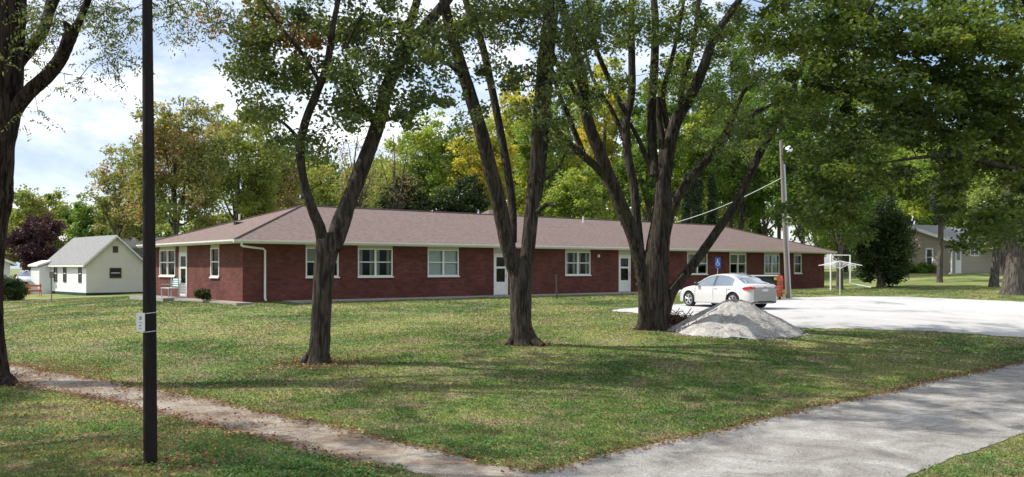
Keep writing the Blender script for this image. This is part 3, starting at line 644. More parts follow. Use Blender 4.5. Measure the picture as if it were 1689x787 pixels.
# tree 1 --------------------------------------------------
b = G(525, 600); D = b.y
L1 = [limb(D, [(526, 612, 30), (526, 601, 25), (526, 588, 19.5), (528, 560, 18), (531, 500, 17), (535, 440, 18.5), (541, 400, 21), (541, 384, 17)]),
 limb(D, [(535, 410, 13), (527, 375, 11.5), (514, 343, 10), (501, 300, 9), (495, 250, 9), (504, 200, 8.5), (524, 150, 8), (540, 105, 7.5), (548, 50, 6), (558, 0, 5), (575, -80, 4), (590, -200, 2.5)], 0, -1.5),
 limb(D, [(549, 410, 16), (560, 375, 17), (574, 335, 16.5), (600, 270, 15.5), (625, 200, 14.5), (640, 140, 13.5), (668, 90, 12), (705, 40, 11.5), (745, -10, 10), (790, -80, 8), (820, -200, 5), (830, -330, 3)], 0, 1.5),
 limb(D, [(655, 110, 9), (672, 50, 8), (688, 0, 8), (700, -70, 6), (690, -200, 3)], .6, -.5), limb(D, [(628, 200, 5), (650, 195, 3.5), (675, 188, 3), (728, 162, 2)], .5, 1.5),
 limb(D, [(530, 140, 5), (500, 90, 4), (460, 40, 3), (420, -20, 2)], -.8, -2), limb(D, [(498, 235, 4), (470, 205, 3), (430, 180, 2)], -.4, -1.2), limb(D, [(620, 210, 5), (590, 160, 4), (570, 90, 3), (600, 20, 2)], .3, -2),
 limb(D, [(512, 610, 8), (500, 602, 9), (519, 575, 9)]), limb(D, [(545, 606, 8), (540, 598, 9), (533, 570, 9)])]
bl = [(450, 50, 65, 60, 20), (555, 30, 80, 45, 24), (465, 125, 75, 45, 20), (600, 110, 65, 60, 22), (440, 190, 55, 30, 9), (565, 190, 55, 35, 10), (700, 90, 45, 55, 12), (640, 30, 60, 45, 14), (650, 175, 50, 35, 9), (715, 155, 35, 30, 6), (520, 240, 40, 25, 4), (410, 100, 30, 60, 7), (440, 235, 40, 20, 5)]
oc = np.concatenate([blob_pts(436, 30, 16, 32, 3, D - 1, .5), blob_pts(492, 62, 26, 10, 2, D - 1, .5), blob_pts(352, 40, 14, 22, 1, D - 1, .6), blob_pts(520, 75, 8, 8, 2, D - 1, .3)])
cl = np.concatenate([blob_pts(a, b_, c, d, int(n * 1.25), D, 2.6) for a, b_, c, d, n in bl] + [blob_pts(600, -260, 350, 240, 230, D - .6, 5.6)])
tb_ = np.r_[RNG.random(len(cl)) * .9, np.full(len(oc), 2.0)]; cl = np.concatenate([cl, oc])
finish_tree('maple_tree', 'two-limbed shade tree forking low, leftmost of three on the lawn before the brick building', (b.x, b.y, b.z), L1, cl, make_leaves(cl, .42, 100, .112, .65, tb_), M['bark'], GREEN2)
# tree 2 --------------------------------------------------
b = G(862, 568); D = b.y
L2 = [limb(D, [(864, 580, 33), (863, 570, 27), (861, 556, 21), (859, 520, 19), (859, 480, 20), (858, 445, 20), (854, 425, 15)]),
 limb(D, [(853, 460, 15), (844, 430, 15), (833, 385, 15.5), (823, 335, 15.5), (811, 288, 15), (795, 222, 13.5), (775, 155, 13), (755, 92, 12), (738, 30, 10.5), (725, -40, 9), (700, -160, 6), (690, -300, 3)], 0, -1.5),
 limb(D, [(846, 400, 8), (845, 340, 8.5), (836, 275, 8.5), (822, 200, 8), (808, 130, 8), (793, 66, 7.5), (768, 0, 7), (745, -90, 5), (770, -220, 3)], .2, 1.5),
 limb(D, [(866, 455, 14), (872, 400, 14.5), (877, 345, 14.5), (884, 280, 14), (889, 200, 13.5), (897, 100, 13), (905, 30, 11), (913, -50, 9), (940, -180, 6), (960, -320, 3)], 0, .8),
 limb(D, [(888, 330, 7), (895, 280, 7), (902, 200, 6.5), (908, 120, 6), (915, 40, 5), (930, -60, 4)], .5, 2),
 limb(D, [(886, 350, 5), (896, 341, 5), (906, 336, 4.5), (913, 341, 3.5)], -.2, -.5), limb(D, [(888, 300, 4), (915, 285, 3), (935, 250, 2)], 0, 1),
 limb(D, [(770, 140, 5), (745, 110, 4), (715, 95, 2.5)], -.7, -1.5), limb(D, [(870, 545, 12), (880, 562, 11), (896, 571, 7)], 0, -.4), limb(D, [(852, 545, 10), (845, 563, 9), (836, 571, 6)], 0, -.2)]
bl = [(790, 30, 60, 45, 17), (870, 30, 60, 45, 18), (945, 40, 55, 50, 16), (925, 120, 45, 55, 10), (745, 60, 40, 50, 8), (830, 110, 50, 45, 8), (880, 190, 35, 50, 5), (760, 190, 40, 40, 4), (930, 210, 40, 50, 4)]
cl = np.concatenate([blob_pts(a, b_, c, d, int(n * 1.6), D, 2.8) for a, b_, c, d, n in bl] + [blob_pts(840, -230, 290, 210, 210, D - .8, 5.6)])
finish_tree('maple_tree', 'shade tree splitting into near-vertical stems, middle of three on the lawn', (b.x, b.y, b.z), L2, cl, make_leaves(cl, .42, 95, .112), M['bark'], GREEN2)
# tree 3 --------------------------------------------------
b = G(1078, 543); D = b.y
L3 = [limb(D, [(1076, 556, 40), (1076, 545, 33), (1078, 528, 27), (1080, 490, 25), (1082, 440, 24), (1086, 400, 21), (1092, 350, 18), (1094, 300, 16), (1095, 262, 12), (1093, 236, 8), (1088, 200, 6), (1086, 160, 4)]),
 limb(D, [(1064, 548, 14), (1062, 520, 12), (1061, 470, 12), (1053, 425, 13), (1043, 385, 14.5), (1018, 325, 14), (990, 254, 13), (968, 193, 12), (958, 117, 11), (938, 46, 9.5), (921, -10, 8), (900, -120, 5), (890, -260, 3)], -.3, -2.2),
 limb(D, [(1005, 300, 8), (985, 277, 8), (962, 257, 7.5), (926, 224, 6.5), (906, 196, 6)], -.9, -2), limb(D, [(964, 258, 6), (936, 188, 5), (916, 137, 4), (905, 80, 3)], -1, -1.5), limb(D, [(964, 185, 6), (938, 132, 5), (916, 100, 5), (900, 40, 3)], -1.4, -3),
 limb(D, [(1058, 440, 10), (1051, 370, 9.5), (1045, 305, 9.5), (1035, 254, 9), (1033, 203, 8.5), (1042, 152, 8), (1042, 90, 7.5), (1042, 0, 6.5), (1048, -110, 4.5), (1050, -250, 2.5)], 0, .5),
 limb(D, [(1033, 235, 5), (1024, 215, 5), (1007, 178, 4.5), (977, 127, 3.5), (960, 60, 2.5)], .2, 1.5), limb(D, [(1034, 190, 6), (1012, 147, 5.5), (980, 70, 5), (972, 0, 4), (965, -90, 2.5)], .2, -1), limb(D, [(1075, 285, 5.5), (1058, 240, 5), (1040, 205, 4)], 0, .4),
 limb(D, [(1080, 290, 12), (1076, 244, 10), (1075, 178, 9.5), (1079, 117, 9), (1081, 40, 8), (1078, -40, 6.5), (1090, -180, 4), (1095, -320, 2.5)], 0, 1.5),
 limb(D, [(1098, 290, 13), (1105, 239, 13), (1116, 198, 13), (1140, 157, 11.5), (1160, 112, 10.5), (1178, 61, 9), (1206, 20, 7.5), (1235, -30, 6), (1260, -120, 4), (1280, -260, 2.5)], 0, -1.2),
 limb(D, [(1105, 225, 6), (1095, 180, 6), (1094, 150, 5.5), (1104, 112, 5), (1117, 60, 4), (1130, -10, 3)], .2, -.6), limb(D, [(1121, 185, 6), (1127, 132, 5.5), (1143, 76, 5), (1152, 0, 4), (1150, -80, 2.5)], 0, 1.8),
 limb(D, [(1096, 400, 10), (1109, 345, 9.5), (1135, 300, 9), (1175, 254, 9), (1196, 224, 8.5), (1208, 195, 7), (1226, 152, 4.5), (1238, 146, 3.5)], .3, 1.2), limb(D, [(1201, 218, 5), (1238, 190, 4.5), (1270, 174, 3.5), (1310, 150, 2.5)], .8, .8),
 limb(D, [(1090, 530, 16), (1104, 490, 12), (1118, 468, 10.5), (1152, 425, 9.5), (1185, 378, 9), (1213, 338, 8.5), (1240, 282, 8), (1255, 250, 8), (1275, 215, 7.5), (1292, 180, 6), (1315, 130, 4.5), (1340, 60, 3)], 0, 1.0),
 limb(D, [(1128, 452, 3.5), (1119, 462, 3), (1106, 478, 3)], -.6, -.6), limb(D, [(1062, 520, 10), (1056, 540, 9), (1046, 548, 6)], -.2, -.4), limb(D, [(1092, 525, 10), (1098, 541, 9), (1106, 547, 5)], -.1, -.2)]
bl = [(985, 40, 55, 50, 14), (1060, 40, 60, 45, 14), (1130, 40, 60, 50, 15), (1210, 60, 55, 55, 13), (1010, 130, 55, 45, 7), (1110, 130, 55, 40, 7), (1190, 160, 45, 40, 6), (1230, 240, 45, 50, 7), (960, 190, 40, 45, 4), (1150, 230, 45, 40, 4), (1265, 130, 40, 50, 7)]
cl = np.concatenate([blob_pts(a, b_, c, d, int(n * 1.8), D, 3.2) for a, b_, c, d, n in bl] + [blob_pts(1090, -190, 260, 190, 200, D - 1.2, 5.6)])
finish_tree('maple_tree', 'wide many-stemmed shade tree beside the white sedan and gravel pile', (b.x, b.y, b.z), L3, cl, make_leaves(cl, .44, 95, .116), M['bark'], GREEN)
# left tree -----------------------------------------------
b = G(-10, 634); D = b.y
LL = [limb(D, [(-8, 648, 52), (-10, 634, 38), (-14, 615, 30), (-18, 560, 26), (-22, 500, 27), (-19, 430, 26), (-14, 370, 27), (-10, 325, 32), (-8, 300, 30), (-6, 240, 31), (0, 190, 34), (5, 140, 33), (10, 70, 32), (14, 0, 30), (16, -80, 26), (30, -200, 18), (60, -340, 9)]),
 limb(D, [(8, 215, 14), (26, 180, 15), (48, 152, 15), (75, 128, 14.5), (96, 103, 14), (108, 80, 13), (118, 55, 13), (128, 40, 8), (145, 0, 7), (165, -60, 5), (210, -180, 3)], 0, -1),
 limb(D, [(116, 52, 9), (112, 45, 8), (106, 36, 4)], -.6, -.8),
 limb(D, [(14, 140, 12), (30, 108, 11), (52, 78, 11), (72, 48, 11), (84, 0, 10), (88, -80, 7), (120, -220, 4)], 0, 1.5), limb(D, [(86, 20, 5), (120, -40, 5), (200, -60, 4), (300, -70, 3), (380, -20, 2)], 0, -1.5),
 limb(D, [(150, -10, 5), (200, -20, 3), (260, 10, 2)], -.9, -2), limb(D, [(-5, 620, 14), (10, 632, 12), (22, 640, 6)], 0, -.4)]
bl = [(60, 30, 50, 35, 16), (130, 25, 45, 35, 14), (195, 30, 50, 35, 18), (265, 15, 45, 25, 12), (340, 20, 45, 30, 12), (175, 90, 45, 22, 6), (65, 75, 40, 35, 8), (60, 190, 30, 12, 2), (120, 135, 35, 15, 3), (15, 60, 35, 70, 10), (185, 125, 25, 12, 2), (300, 55, 30, 20, 3)]
cl = np.concatenate([blob_pts(a, b_, c, d, n, D, 1.6) for a, b_, c, d, n in bl] + [blob_pts(20, -240, 400, 210, 260, D, 6.5)])
finish_tree('locust_tree', 'dark thick-trunked tree with feathery hanging leaves cut by the left edge', (b.x, b.y, b.z), LL, cl, make_fronds(cl), M['bark3'], LOCUST, leaf_asp=.34, droop=.35, twig_r=.012, up=0)
# unseen tree added outside the left edge only to shade the front lawn
tx2, ty2 = -14.5, 11.5; z2 = h1(tx2, ty2)
L5 = [[(tx2, ty2, z2 - .3, .5), (tx2, ty2, z2 + .4, .36), (tx2 + .2, ty2, 3.5, .3), (tx2, ty2, 7, .22), (tx2, ty2, 11, .1)]] + [[(tx2 + .1, ty2, 4.5 + .5 * q, .16), (tx2 + 2 * math.cos(q * 1.3), ty2 + 2 * math.sin(q * 1.3), 7 + .3 * q, .1), (tx2 + 4 * math.cos(q * 1.3), ty2 + 4 * math.sin(q * 1.3), 9.5, .04)] for q in range(5)]
d = RNG.normal(0, 1, (210, 3)); d /= np.linalg.norm(d, axis=1)[:, None]; cl = np.array([tx2 + .3, ty2, 10.2]) + d * (RNG.random(210) ** .33)[:, None] * np.array([5.4, 4.8, 3.0])
finish_tree('maple_tree', 'unseen tree added beyond the left edge of the view to shade the front lawn', (tx2, ty2, z2), L5, cl, make_leaves(cl, .42, 90, .12), M['bark'], GREEN2)
tx2, ty2 = -24.5, 17.5; z2 = h1(tx2, ty2)  # second unseen tree, added to throw shade on the left lawn
L6 = [[(tx2, ty2, z2 - .3, .5), (tx2, ty2, z2 + .4, .36), (tx2 + .2, ty2, 3.5, .3), (tx2, ty2, 7, .22), (tx2, ty2, 12, .1)]] + [[(tx2 + .1, ty2, 4.5 + .5 * q, .16), (tx2 + 2 * math.cos(q * 1.3), ty2 + 2 * math.sin(q * 1.3), 7 + .3 * q, .1), (tx2 + 4 * math.cos(q * 1.3), ty2 + 4 * math.sin(q * 1.3), 10.5, .03)] for q in range(5)]
d = RNG.normal(0, 1, (230, 3)); d /= np.linalg.norm(d, axis=1)[:, None]; cl = np.array([tx2 + .3, ty2, 10.8]) + d * (RNG.random(230) ** .33)[:, None] * np.array([5.6, 4.6, 3.4])
finish_tree('maple_tree', 'unseen tree added far outside the left edge to shade the lawn by the locust trunk', (tx2, ty2, z2), L6, cl, make_leaves(cl, .42, 100, .13), M['bark'], GREEN2)
# right tree (trunk out of view to the right) --------------
D = 23.5; tx = 16.0; tb = Vector((tx, 24.5, h1(tx, 24.5)))
def wl_(pts): return [(x, y, z, r) for x, y, z, r in pts]
LR = [wl_([(tx, 24.5, tb.z - .2, .62), (tx, 24.5, tb.z + .3, .46), (tx - .1, 24.5, 2.5, .42), (tx, 24.4, 4.5, .38), (tx - .2, 24.3, 7, .30), (tx, 24.5, 10, .2), (tx + .2, 24.5, 14, .08)]),
 wl_([(tx - .1, 24.4, 3.4, .22), (tx - 1.8, 24, 4.8, .19), (tx - 4, 23.6, 5.6, .15), (tx - 6, 23.3, 6.6, .10), (tx - 8.6, 23, 7.2, .012)]), wl_([(tx - .1, 24.4, 4.6, .2), (tx - 2.6, 24.6, 6.6, .16), (tx - 5.5, 25, 8.2, .11), (tx - 8.2, 25.4, 9.2, .012)]),
 wl_([(tx - 1.8, 24, 4.8, .1), (tx - 3.4, 22.6, 4.9, .08), (tx - 5.4, 22, 5.2, .06), (tx - 7.2, 22, 5.0, .012)]), wl_([(tx - .1, 24.4, 5.2, .18), (tx - 2.4, 22.8, 8.0, .13), (tx - 4.5, 21.5, 9.8, .07)]),
 wl_([(tx, 24.4, 5.0, .18), (tx + 3, 24.2, 7.0, .13), (tx + 5.5, 24, 8.8, .06)]), wl_([(tx, 24.4, 6.0, .16), (tx + .5, 27, 8.4, .12), (tx + .8, 29, 10, .05)]), wl_([(tx - .1, 24.3, 4.2, .16), (tx - .6, 21.5, 6.2, .12), (tx - 1, 19, 7.6, .05)])]
bl = [(1310, 40, 70, 60, 26), (1400, 40, 75, 60, 34), (1500, 45, 80, 60, 38), (1600, 50, 80, 60, 40), (1690, 60, 70, 70, 34), (1360, 120, 70, 50, 24), (1460, 130, 75, 50, 32), (1570, 150, 80, 55, 40), (1670, 170, 70, 60, 36),
      (1310, 190, 55, 45, 13), (1400, 215, 60, 45, 16), (1500, 215, 60, 40, 20), (1600, 250, 65, 45, 26), (1680, 265, 50, 50, 20), (1330, 265, 50, 35, 10), (1385, 305, 45, 35, 9), (1440, 270, 40, 30, 6), (1570, 285, 30, 25, 6), (1340, 330, 40, 35, 7), (1380, 380, 30, 20, 4), (1660, 345, 30, 25, 6), (1350, 340, 45, 35, 12), (1400, 380, 30, 25, 5), (1640, 370, 45, 40, 15), (1560, 325, 40, 30, 7), (1600, 415, 22, 16, 3), (1480, 300, 40, 25, 6)]
cl = np.concatenate([blob_pts(a, b_, c, d, max(2, int(n * (.95 if b_ < 200 else .95))), D, 2.4) for a, b_, c, d, n in bl] + [np.c_[RNG.normal(tx + .5, 4.2, 190), RNG.normal(25, 3.6, 190), np.clip(RNG.normal(10.5, 2.2, 190), 6, 15)]])
finish_tree('maple_tree', 'broad green maple crown overhanging the upper right corner from outside the frame', tuple(tb), LR, cl, make_leaves(cl, .5, 125, .13, .5), M['bark'], GREEN, leaf_asp=.8, up=.7)

# background trees ----------------------------------------
def bg_tree(name, label, px, D, top, hw, bot, lmat, n=150, per=70, size=.26, bmat='bark2', tr=.22, lobes=9, cat='tree', sparse=1.0, group=None, rad=None, squash=1.0):
    X = (px - CX) / FPX * D; gz = h1(X, D); zt = CZ + (HY - top) / FPX * D; zb = CZ + (HY - bot) / FPX * D; rx = hw / FPX * D
    zc, rz_ = (zt + zb) / 2, (zt - zb) / 2; O = np.array([X, D, zc])
    lb = []
    for i in range(lobes):
        th = i * 2.4 + RNG.random() * .8; fz = -0.75 + 1.55 * (i + .5) / lobes; rr = math.sqrt(max(.08, 1 - fz * fz)) * .58
        lb.append((np.array([math.cos(th) * rr * rx, math.sin(th) * rr * rx * squash, fz * rz_ * .72]), RNG.uniform(.34, .52)))
    pts = []
    while len(pts) < n:
        c, s = lb[RNG.integers(lobes)]; d = RNG.normal(0, 1, 3); d /= np.linalg.norm(d); r = RNG.random() ** .33
        p = c + d * r * s * np.array([rx, rx * squash, rz_ * .95]); pts.append(O + p)
    cl = np.array(pts); cl[:, 2] = np.maximum(cl[:, 2], gz + .3)
    h = zt - gz; t0 = max(.06, tr); fork = max(gz + .8, min(zb + .15 * rz_, gz + .4 * h))
    limbs = [[(X, D, gz - .3, t0 * 1.5), (X, D, gz + .4, t0), (X + RNG.normal(0, .15), D, fork, t0 * .85), (X + RNG.normal(0, .3), D, zc, t0 * .5), (X + RNG.normal(0, .3), D, zt - .2 * rz_, t0 * .12)]]
    for c, s in lb:
        q = O + c; mid = np.array([X + c[0] * .35, D + c[1] * .35, fork + (q[2] - fork) * .45]); st = np.array([X, D, min(fork + .1 * h * RNG.random(), mid[2])])
        limbs.append([(*st, t0 * .45), (*mid, t0 * .32), (*q, t0 * .14)])
    r_ = rad or .42 * (rx / 3) ** .5 * 1.6
    base = np.clip(.5 + .35 * np.sin(cl[:, 0] * .9 + px) * np.sin(cl[:, 2] * .8 + px * .3) + RNG.normal(0, .22, n), 0, 1)
    Pl = make_leaves(cl, r_, per * sparse, size, .75, base); Pl[0][:, 2] = np.maximum(Pl[0][:, 2], gz + .05)
    return finish_tree(name, label, (X, D, gz), limbs, cl, Pl, M[bmat], lmat, sides=7, twig_r=.03, group=group, cat=cat, jit=.0)
BT = [
 ('deciduous_tree', 'tall rust-tinged olive tree rising behind the left end of the brick building', 292, 62, 138, 88, 412, RUST, 250, 85, .24),
 ('deciduous_tree', 'loose rusty tree leaning out left of the dark pole, above the white house', 195, 82, 232, 56, 420, RUST, 130, 60, .28),
 ('deciduous_tree', 'olive yellow-green tree right of the rust-tinged one, over the building\'s left hip', 390, 68, 158, 80, 415, OLIVE, 230, 85, .25),
 ('deciduous_tree', 'green and rust tree seen left of the lowest fork, behind the roof peak', 455, 76, 205, 62, 410, RUST, 160, 80, .27),
 ('deciduous_tree', 'olive tree on the skyline at far left beside the thick trunk', 55, 108, 303, 62, 425, OLIVE, 130, 80, .36),
 ('deciduous_tree', 'dark green tree on the skyline just right of the purple tree', 148, 98, 318, 42, 420, MID, 110, 80, .33),
 ('plum_tree', 'dark purple-leaved tree left of the white house', 62, 86, 352, 48, 462, PURPLE, 130, 90, .27),
 ('deciduous_tree', 'bright green tree directly behind the white house roof', 222, 92, 335, 42, 425, MID, 100, 80, .3),
 ('deciduous_tree', 'thin olive tree behind the roof between the two left limbs', 520, 84, 245, 42, 400, OLIVE, 90, 45, .28),
 ('deciduous_tree', 'yellow-green tree in the gap between left and middle lawn trees', 700, 80, 175, 68, 370, YGREEN, 180, 80, .28),
 ('evergreen_shrub', 'dark green bushy mass just behind the roof, left one of the pair', 665, 70, 283, 52, 400, DARK, 120, 90, .25),
 ('evergreen_shrub', 'dark green bushy mass behind the roof beside the middle tree', 755, 72, 290, 52, 400, DARK, 120, 90, .25),
 ('yellow_maple', 'bright yellow autumn tree showing between the stems of the middle tree', 795, 78, 185, 58, 350, YELLOW, 160, 75, .28),
 ('deciduous_tree', 'tall green-yellow tree behind the middle tree\'s right stem', 890, 84, 150, 62, 390, YGREEN, 160, 85, .3),
 ('deciduous_tree', 'low yellow-green tree over the roof right of the middle tree', 955, 74, 262, 58, 400, YGREEN, 130, 85, .26),
 ('deciduous_tree', 'tall olive tree with golden top seen between middle and multi-stemmed trees', 995, 82, 78, 58, 350, YELLOW, 150, 75, .3),
 ('deciduous_tree', 'green tree behind the centre of the many-stemmed tree', 1070, 80, 120, 62, 395, MID, 150, 80, .3),
 ('deciduous_tree', 'yellow-green tree behind the right stems of the many-stemmed tree', 1145, 86, 150, 62, 350, YGREEN, 140, 80, .32),
 ('deciduous_tree', 'green tree above the roof just left of the grey utility pole', 1225, 82, 120, 66, 400, MID, 160, 85, .3),
 ('deciduous_tree', 'tall green tree behind the grey utility pole', 1320, 78, 60, 70, 430, MID, 190, 90, .29),
 ('deciduous_tree', 'broad dark tree with foliage reaching the ground behind the clothesline', 1385, 58, 200, 62, 432, MID, 240, 90, .19),
 ('evergreen_tree', 'very dark rounded evergreen touching the lawn left of the tan house', 1452, 60, 318, 50, 486, DARK, 300, 110, .19),
 ('deciduous_tree', 'yellow-green tree drooping over the tan house roof', 1550, 66, 215, 80, 392, YGREEN, 250, 95, .22),
 ('deciduous_tree', 'pale yellow-green tree at right behind the overhanging maple', 1655, 74, 215, 60, 400, YGREEN, 160, 85, .24),
 ('deciduous_tree', 'dark green tree with stout pale trunk at the right edge beyond the lot', 1672, 50, 270, 66, 425, GREEN, 170, 80, .17),
 ('deciduous_tree', 'thinner-trunked green tree left of the stout pale trunk', 1640, 58, 280, 45, 420, YGREEN, 110, 70, .19),
 ('deciduous_tree', 'tall pale green tree filling the gap right of the bright yellow tree', 850, 92, 95, 60, 380, YELLOW, 160, 75, .34),
 ('deciduous_tree', 'tall green tree behind the golden-topped olive tree', 935, 94, 60, 62, 380, MID, 160, 75, .34),
 ('deciduous_tree', 'tall pale green tree behind the forks of the many-stemmed tree', 1110, 94, 50, 66, 380, YGREEN, 170, 75, .34),
 ('deciduous_tree', 'tallest green tree between the many-stemmed tree and the grey utility pole', 1205, 90, 20, 66, 380, MID, 200, 80, .32),
 ('deciduous_tree', 'yellow-green tree glowing behind the overhanging maple, left of the tan house', 1440, 82, 150, 75, 400, YGREEN, 190, 85, .28),
 ('deciduous_tree', 'tall pale green tree showing through the gaps of the overhanging maple', 1395, 90, 60, 78, 400, YGREEN, 190, 80, .32),
 ('deciduous_tree', 'green tree just right of the pole lamp', 1285, 92, 40, 60, 410, MID, 170, 80, .32),
 ('deciduous_tree', 'olive green tree behind the rear gap between building and clothesline', 1385, 96, 330, 45, 446, OLIVE, 110, 85, .3),
 ('deciduous_tree', 'faint olive tree behind the leaning right limb of the left lawn tree', 600, 96, 255, 55, 400, OLIVE, 100, 50, .3),
 ('deciduous_tree', 'green tree closing the view behind the tan house', 1500, 96, 120, 90, 420, MID, 170, 85, .36),
 ('deciduous_tree', 'green tree behind the tan house at the right edge', 1640, 100, 130, 90, 420, MID, 170, 85, .36)]
for t in BT:
    kw = {}
    if t[2] == 1672: kw = dict(tr=.62, bmat='bark2')
    if t[2] == 1640 and t[3] == 58: kw = dict(tr=.3)
    bg_tree(t[0], t[1], *t[2:8], n=t[8], per=t[9], size=t[10], cat='shrub' if 'shrub' in t[0] else 'tree', **kw)
# bare, nearly leafless trees between the left limbs
for px, D_, top, lab in ((590, 66, 190, 'nearly bare grey tree behind the leaning right limb of the left lawn tree'), (655, 68, 205, 'sparse bare-branched tree left of the dark shrub mass')):
    bg_tree('bare_tree', lab, px, D_, top, 46, 370, RUST, n=210, per=6, size=.17, tr=.15, lobes=14)
# narrow conifers
CONI = leaf_mat('conifer_green', [(0, (.012, .028, .014)), (1, (.035, .06, .028))], .15)
for px, top, lab in ((1133, 285, 'leftmost of three narrow dark conifers above the roof'), (1153, 262, 'tallest of three narrow dark conifers, standing in the middle'), (1174, 290, 'rightmost of three narrow dark conifers above the roof')):
    D_ = 76; X = (px - CX) / FPX * D_; gz = h1(X, D_); zt = CZ + (HY - top) / FPX * D_; h = zt - gz
    u = RNG.random(170); rr = (1 - u) * .62 + .05; th = RNG.random(170) * 6.283; cl = np.c_[X + np.cos(th) * rr * .8, D_ + np.sin(th) * rr * .8, gz + .3 + u * (h - .4)]
    finish_tree('conifer_tree', lab, (X, D_, gz), [[(X, D_, gz - .2, .15), (X, D_, gz + h * .5, .1), (X, D_, zt, .02)]], cl, make_leaves(cl, .33, 42, .16, 1.2), M['bark2'], CONI, sides=6, group='narrow conifers behind the roof')
# far treeline, copies of three trees
far = []
FL = ['left of the thick trunk', 'above the beige house', 'over the white house ridge', 'behind the rusty trees', 'behind the roof peak', 'behind the bare trees', 'behind the dark shrub mass', 'behind the yellow tree', 'behind the middle tree', 'behind the many-stemmed tree', 'behind the conifers', 'behind the utility pole', 'behind the clothesline', 'far behind the tan house', 'at the far right edge']
src = [bg_tree('distant_tree', 'hazy distant treetop %s' % FL[0], -20, 128, 330, 75, 445, MID, 120, 80, .5), bg_tree('distant_tree', 'hazy distant treetop %s' % FL[1], 40, 125, 340, 80, 445, OLIVE, 120, 80, .5)]
for s in src: s['group'] = 'distant treeline'
for i in range(2, 15):
    s = src[i % 2]; px = -20 + 128 * i; D_ = 122 + 9 * ((i * 7) % 3); X = (px - CX) / FPX * D_
    o = s.copy(); C.objects.link(o); o.location = (X, D_, h1(X, D_)); o.rotation_euler = (0, 0, i * 1.3)
    k = 1.0 if i < 4 else 1.75; o.scale = (1.25, 1.25, k * (.9 + .1 * (i % 3))); o['label'] = 'distant treetop ' + FL[i]
    for ch in s.children:
        c_ = ch.copy(); C.objects.link(c_); c_.parent = o
src[0]['label'] = 'distant treetop ' + FL[0]; src[1]['label'] = 'distant treetop ' + FL[1]
def shrub(name, label, loc, r, h, lm, n=40, per=60, size=.06):
    x, y, z_ = loc; d = RNG.normal(0, 1, (n, 3)); d /= np.linalg.norm(d, axis=1)[:, None]; d *= (RNG.random(n) ** .4)[:, None]
    cl = np.array([x, y, z_ + h * .5]) + d * np.array([r, r, h * .48]); lv = make_leaves(cl, r * .3, per, size, .9); lv[0][:, 2] = np.maximum(lv[0][:, 2], z_ + .01)
    return finish_tree(name, label, (x, y, z_), [[(x, y, z_ - .1, .03), (x, y, z_ + h * .5, .02), (x, y, z_ + h * .7, .01)]], cl, lv, M['bark2'], lm, sides=5, twig_r=.008, cat='shrub')
p = Bw(-.75, s_px(364)); shrub('small_shrub', 'small dark shrub at the base of the brick corner', (p.x, p.y, BP.z), .4, .6, DARK, 34, 60, .07)
p = W(14, 497, 60); shrub('round_shrub', 'large dark green rounded shrub at the left edge', (p.x - .3, 60, h1(p.x, 60) - .1), 1.1, 1.75, DARK, 110, 110, .10)
p = W(45, 497, 62); shrub('round_shrub', 'smaller dark shrub adjoining the rounded shrub at left', (p.x - .7, 62, h1(p.x, 62) - .1), .75, 1.3, DARK, 60, 90, .10)
for i, (u_, lb_) in enumerate(((1.9, 'nearest the downspout'), (3.4, 'under the tan house window'), (5.0, 'below the tan wall'))):
    q = Vector((c0.x, c0.y, c0.z)) + Matrix.Rotation(an, 3, 'Z') @ Vector((-.8, u_, 0)); shrub('low_shrub', 'bright green low bush ' + lb_, (q.x, q.y, h1(q.x, q.y)), .9, .75 + .15 * (i == 0), MID, 40, 60, .14)
p = Bw(t_px(1045), -.5); shrub('climbing_shrub', 'spindly pale green shrub beside the door behind the many-stemmed tree', (p.x, p.y, BP.z), .35, 2.1, YGREEN, 26, 26, .09)

# ------------------------------------------------------------ foreground pole
b = G(248, 768); pole = empty('wooden_pole', tuple(b), 0, label='tall dark wooden pole on the grass at left front', cat='pole')
top = W(242, -120, b.y); r0 = 11.0 / FPX * b.y
m_ = MB(); m_.tube([(0, 0, -.3), (0, 0, 0), (-.01, 0, 2), (top.x - b.x, 0, top.z - b.z)], [r0 * 1.03, r0, r0 * .95, r0 * .68], 20, jit=.012); m_.build('pole_shaft', M['polewood'], pole, fix=False)
zs = CZ - (531 - HY) / FPX * b.y - b.z
sg = MB(); sg.box(-r0 * 1.62, -r0 * .35, -r0 * 1.22, -r0 * 1.12, zs - .115, zs + .115); plate = sg.build('sign_plate', M['white'], pole, .002)
for (a0, a1, z0, z1) in ((-.085, -.055, .03, .075), (-.09, -.05, -.005, .004), (-.085, -.06, -.05, -.03), (-.09, -.055, -.08, -.07)):
    k = MB(); k.box(a0 - .012, a1 - .012, -r0 * 1.235, -r0 * 1.221, zs + z0, zs + z1); k.build('sign_mark', mat('grey_print', (.3, .3, .3), .7), plate)
for dz in (-.12, .11):
    k = MB(); k.tube([(r0 * 1.01 * math.cos(a_), r0 * 1.01 * math.sin(a_), zs + dz + .01 * math.cos(a_)) for a_ in np.linspace(0, 6.283, 25)], .006, 5); k.build('metal_band', M['metal'], pole)

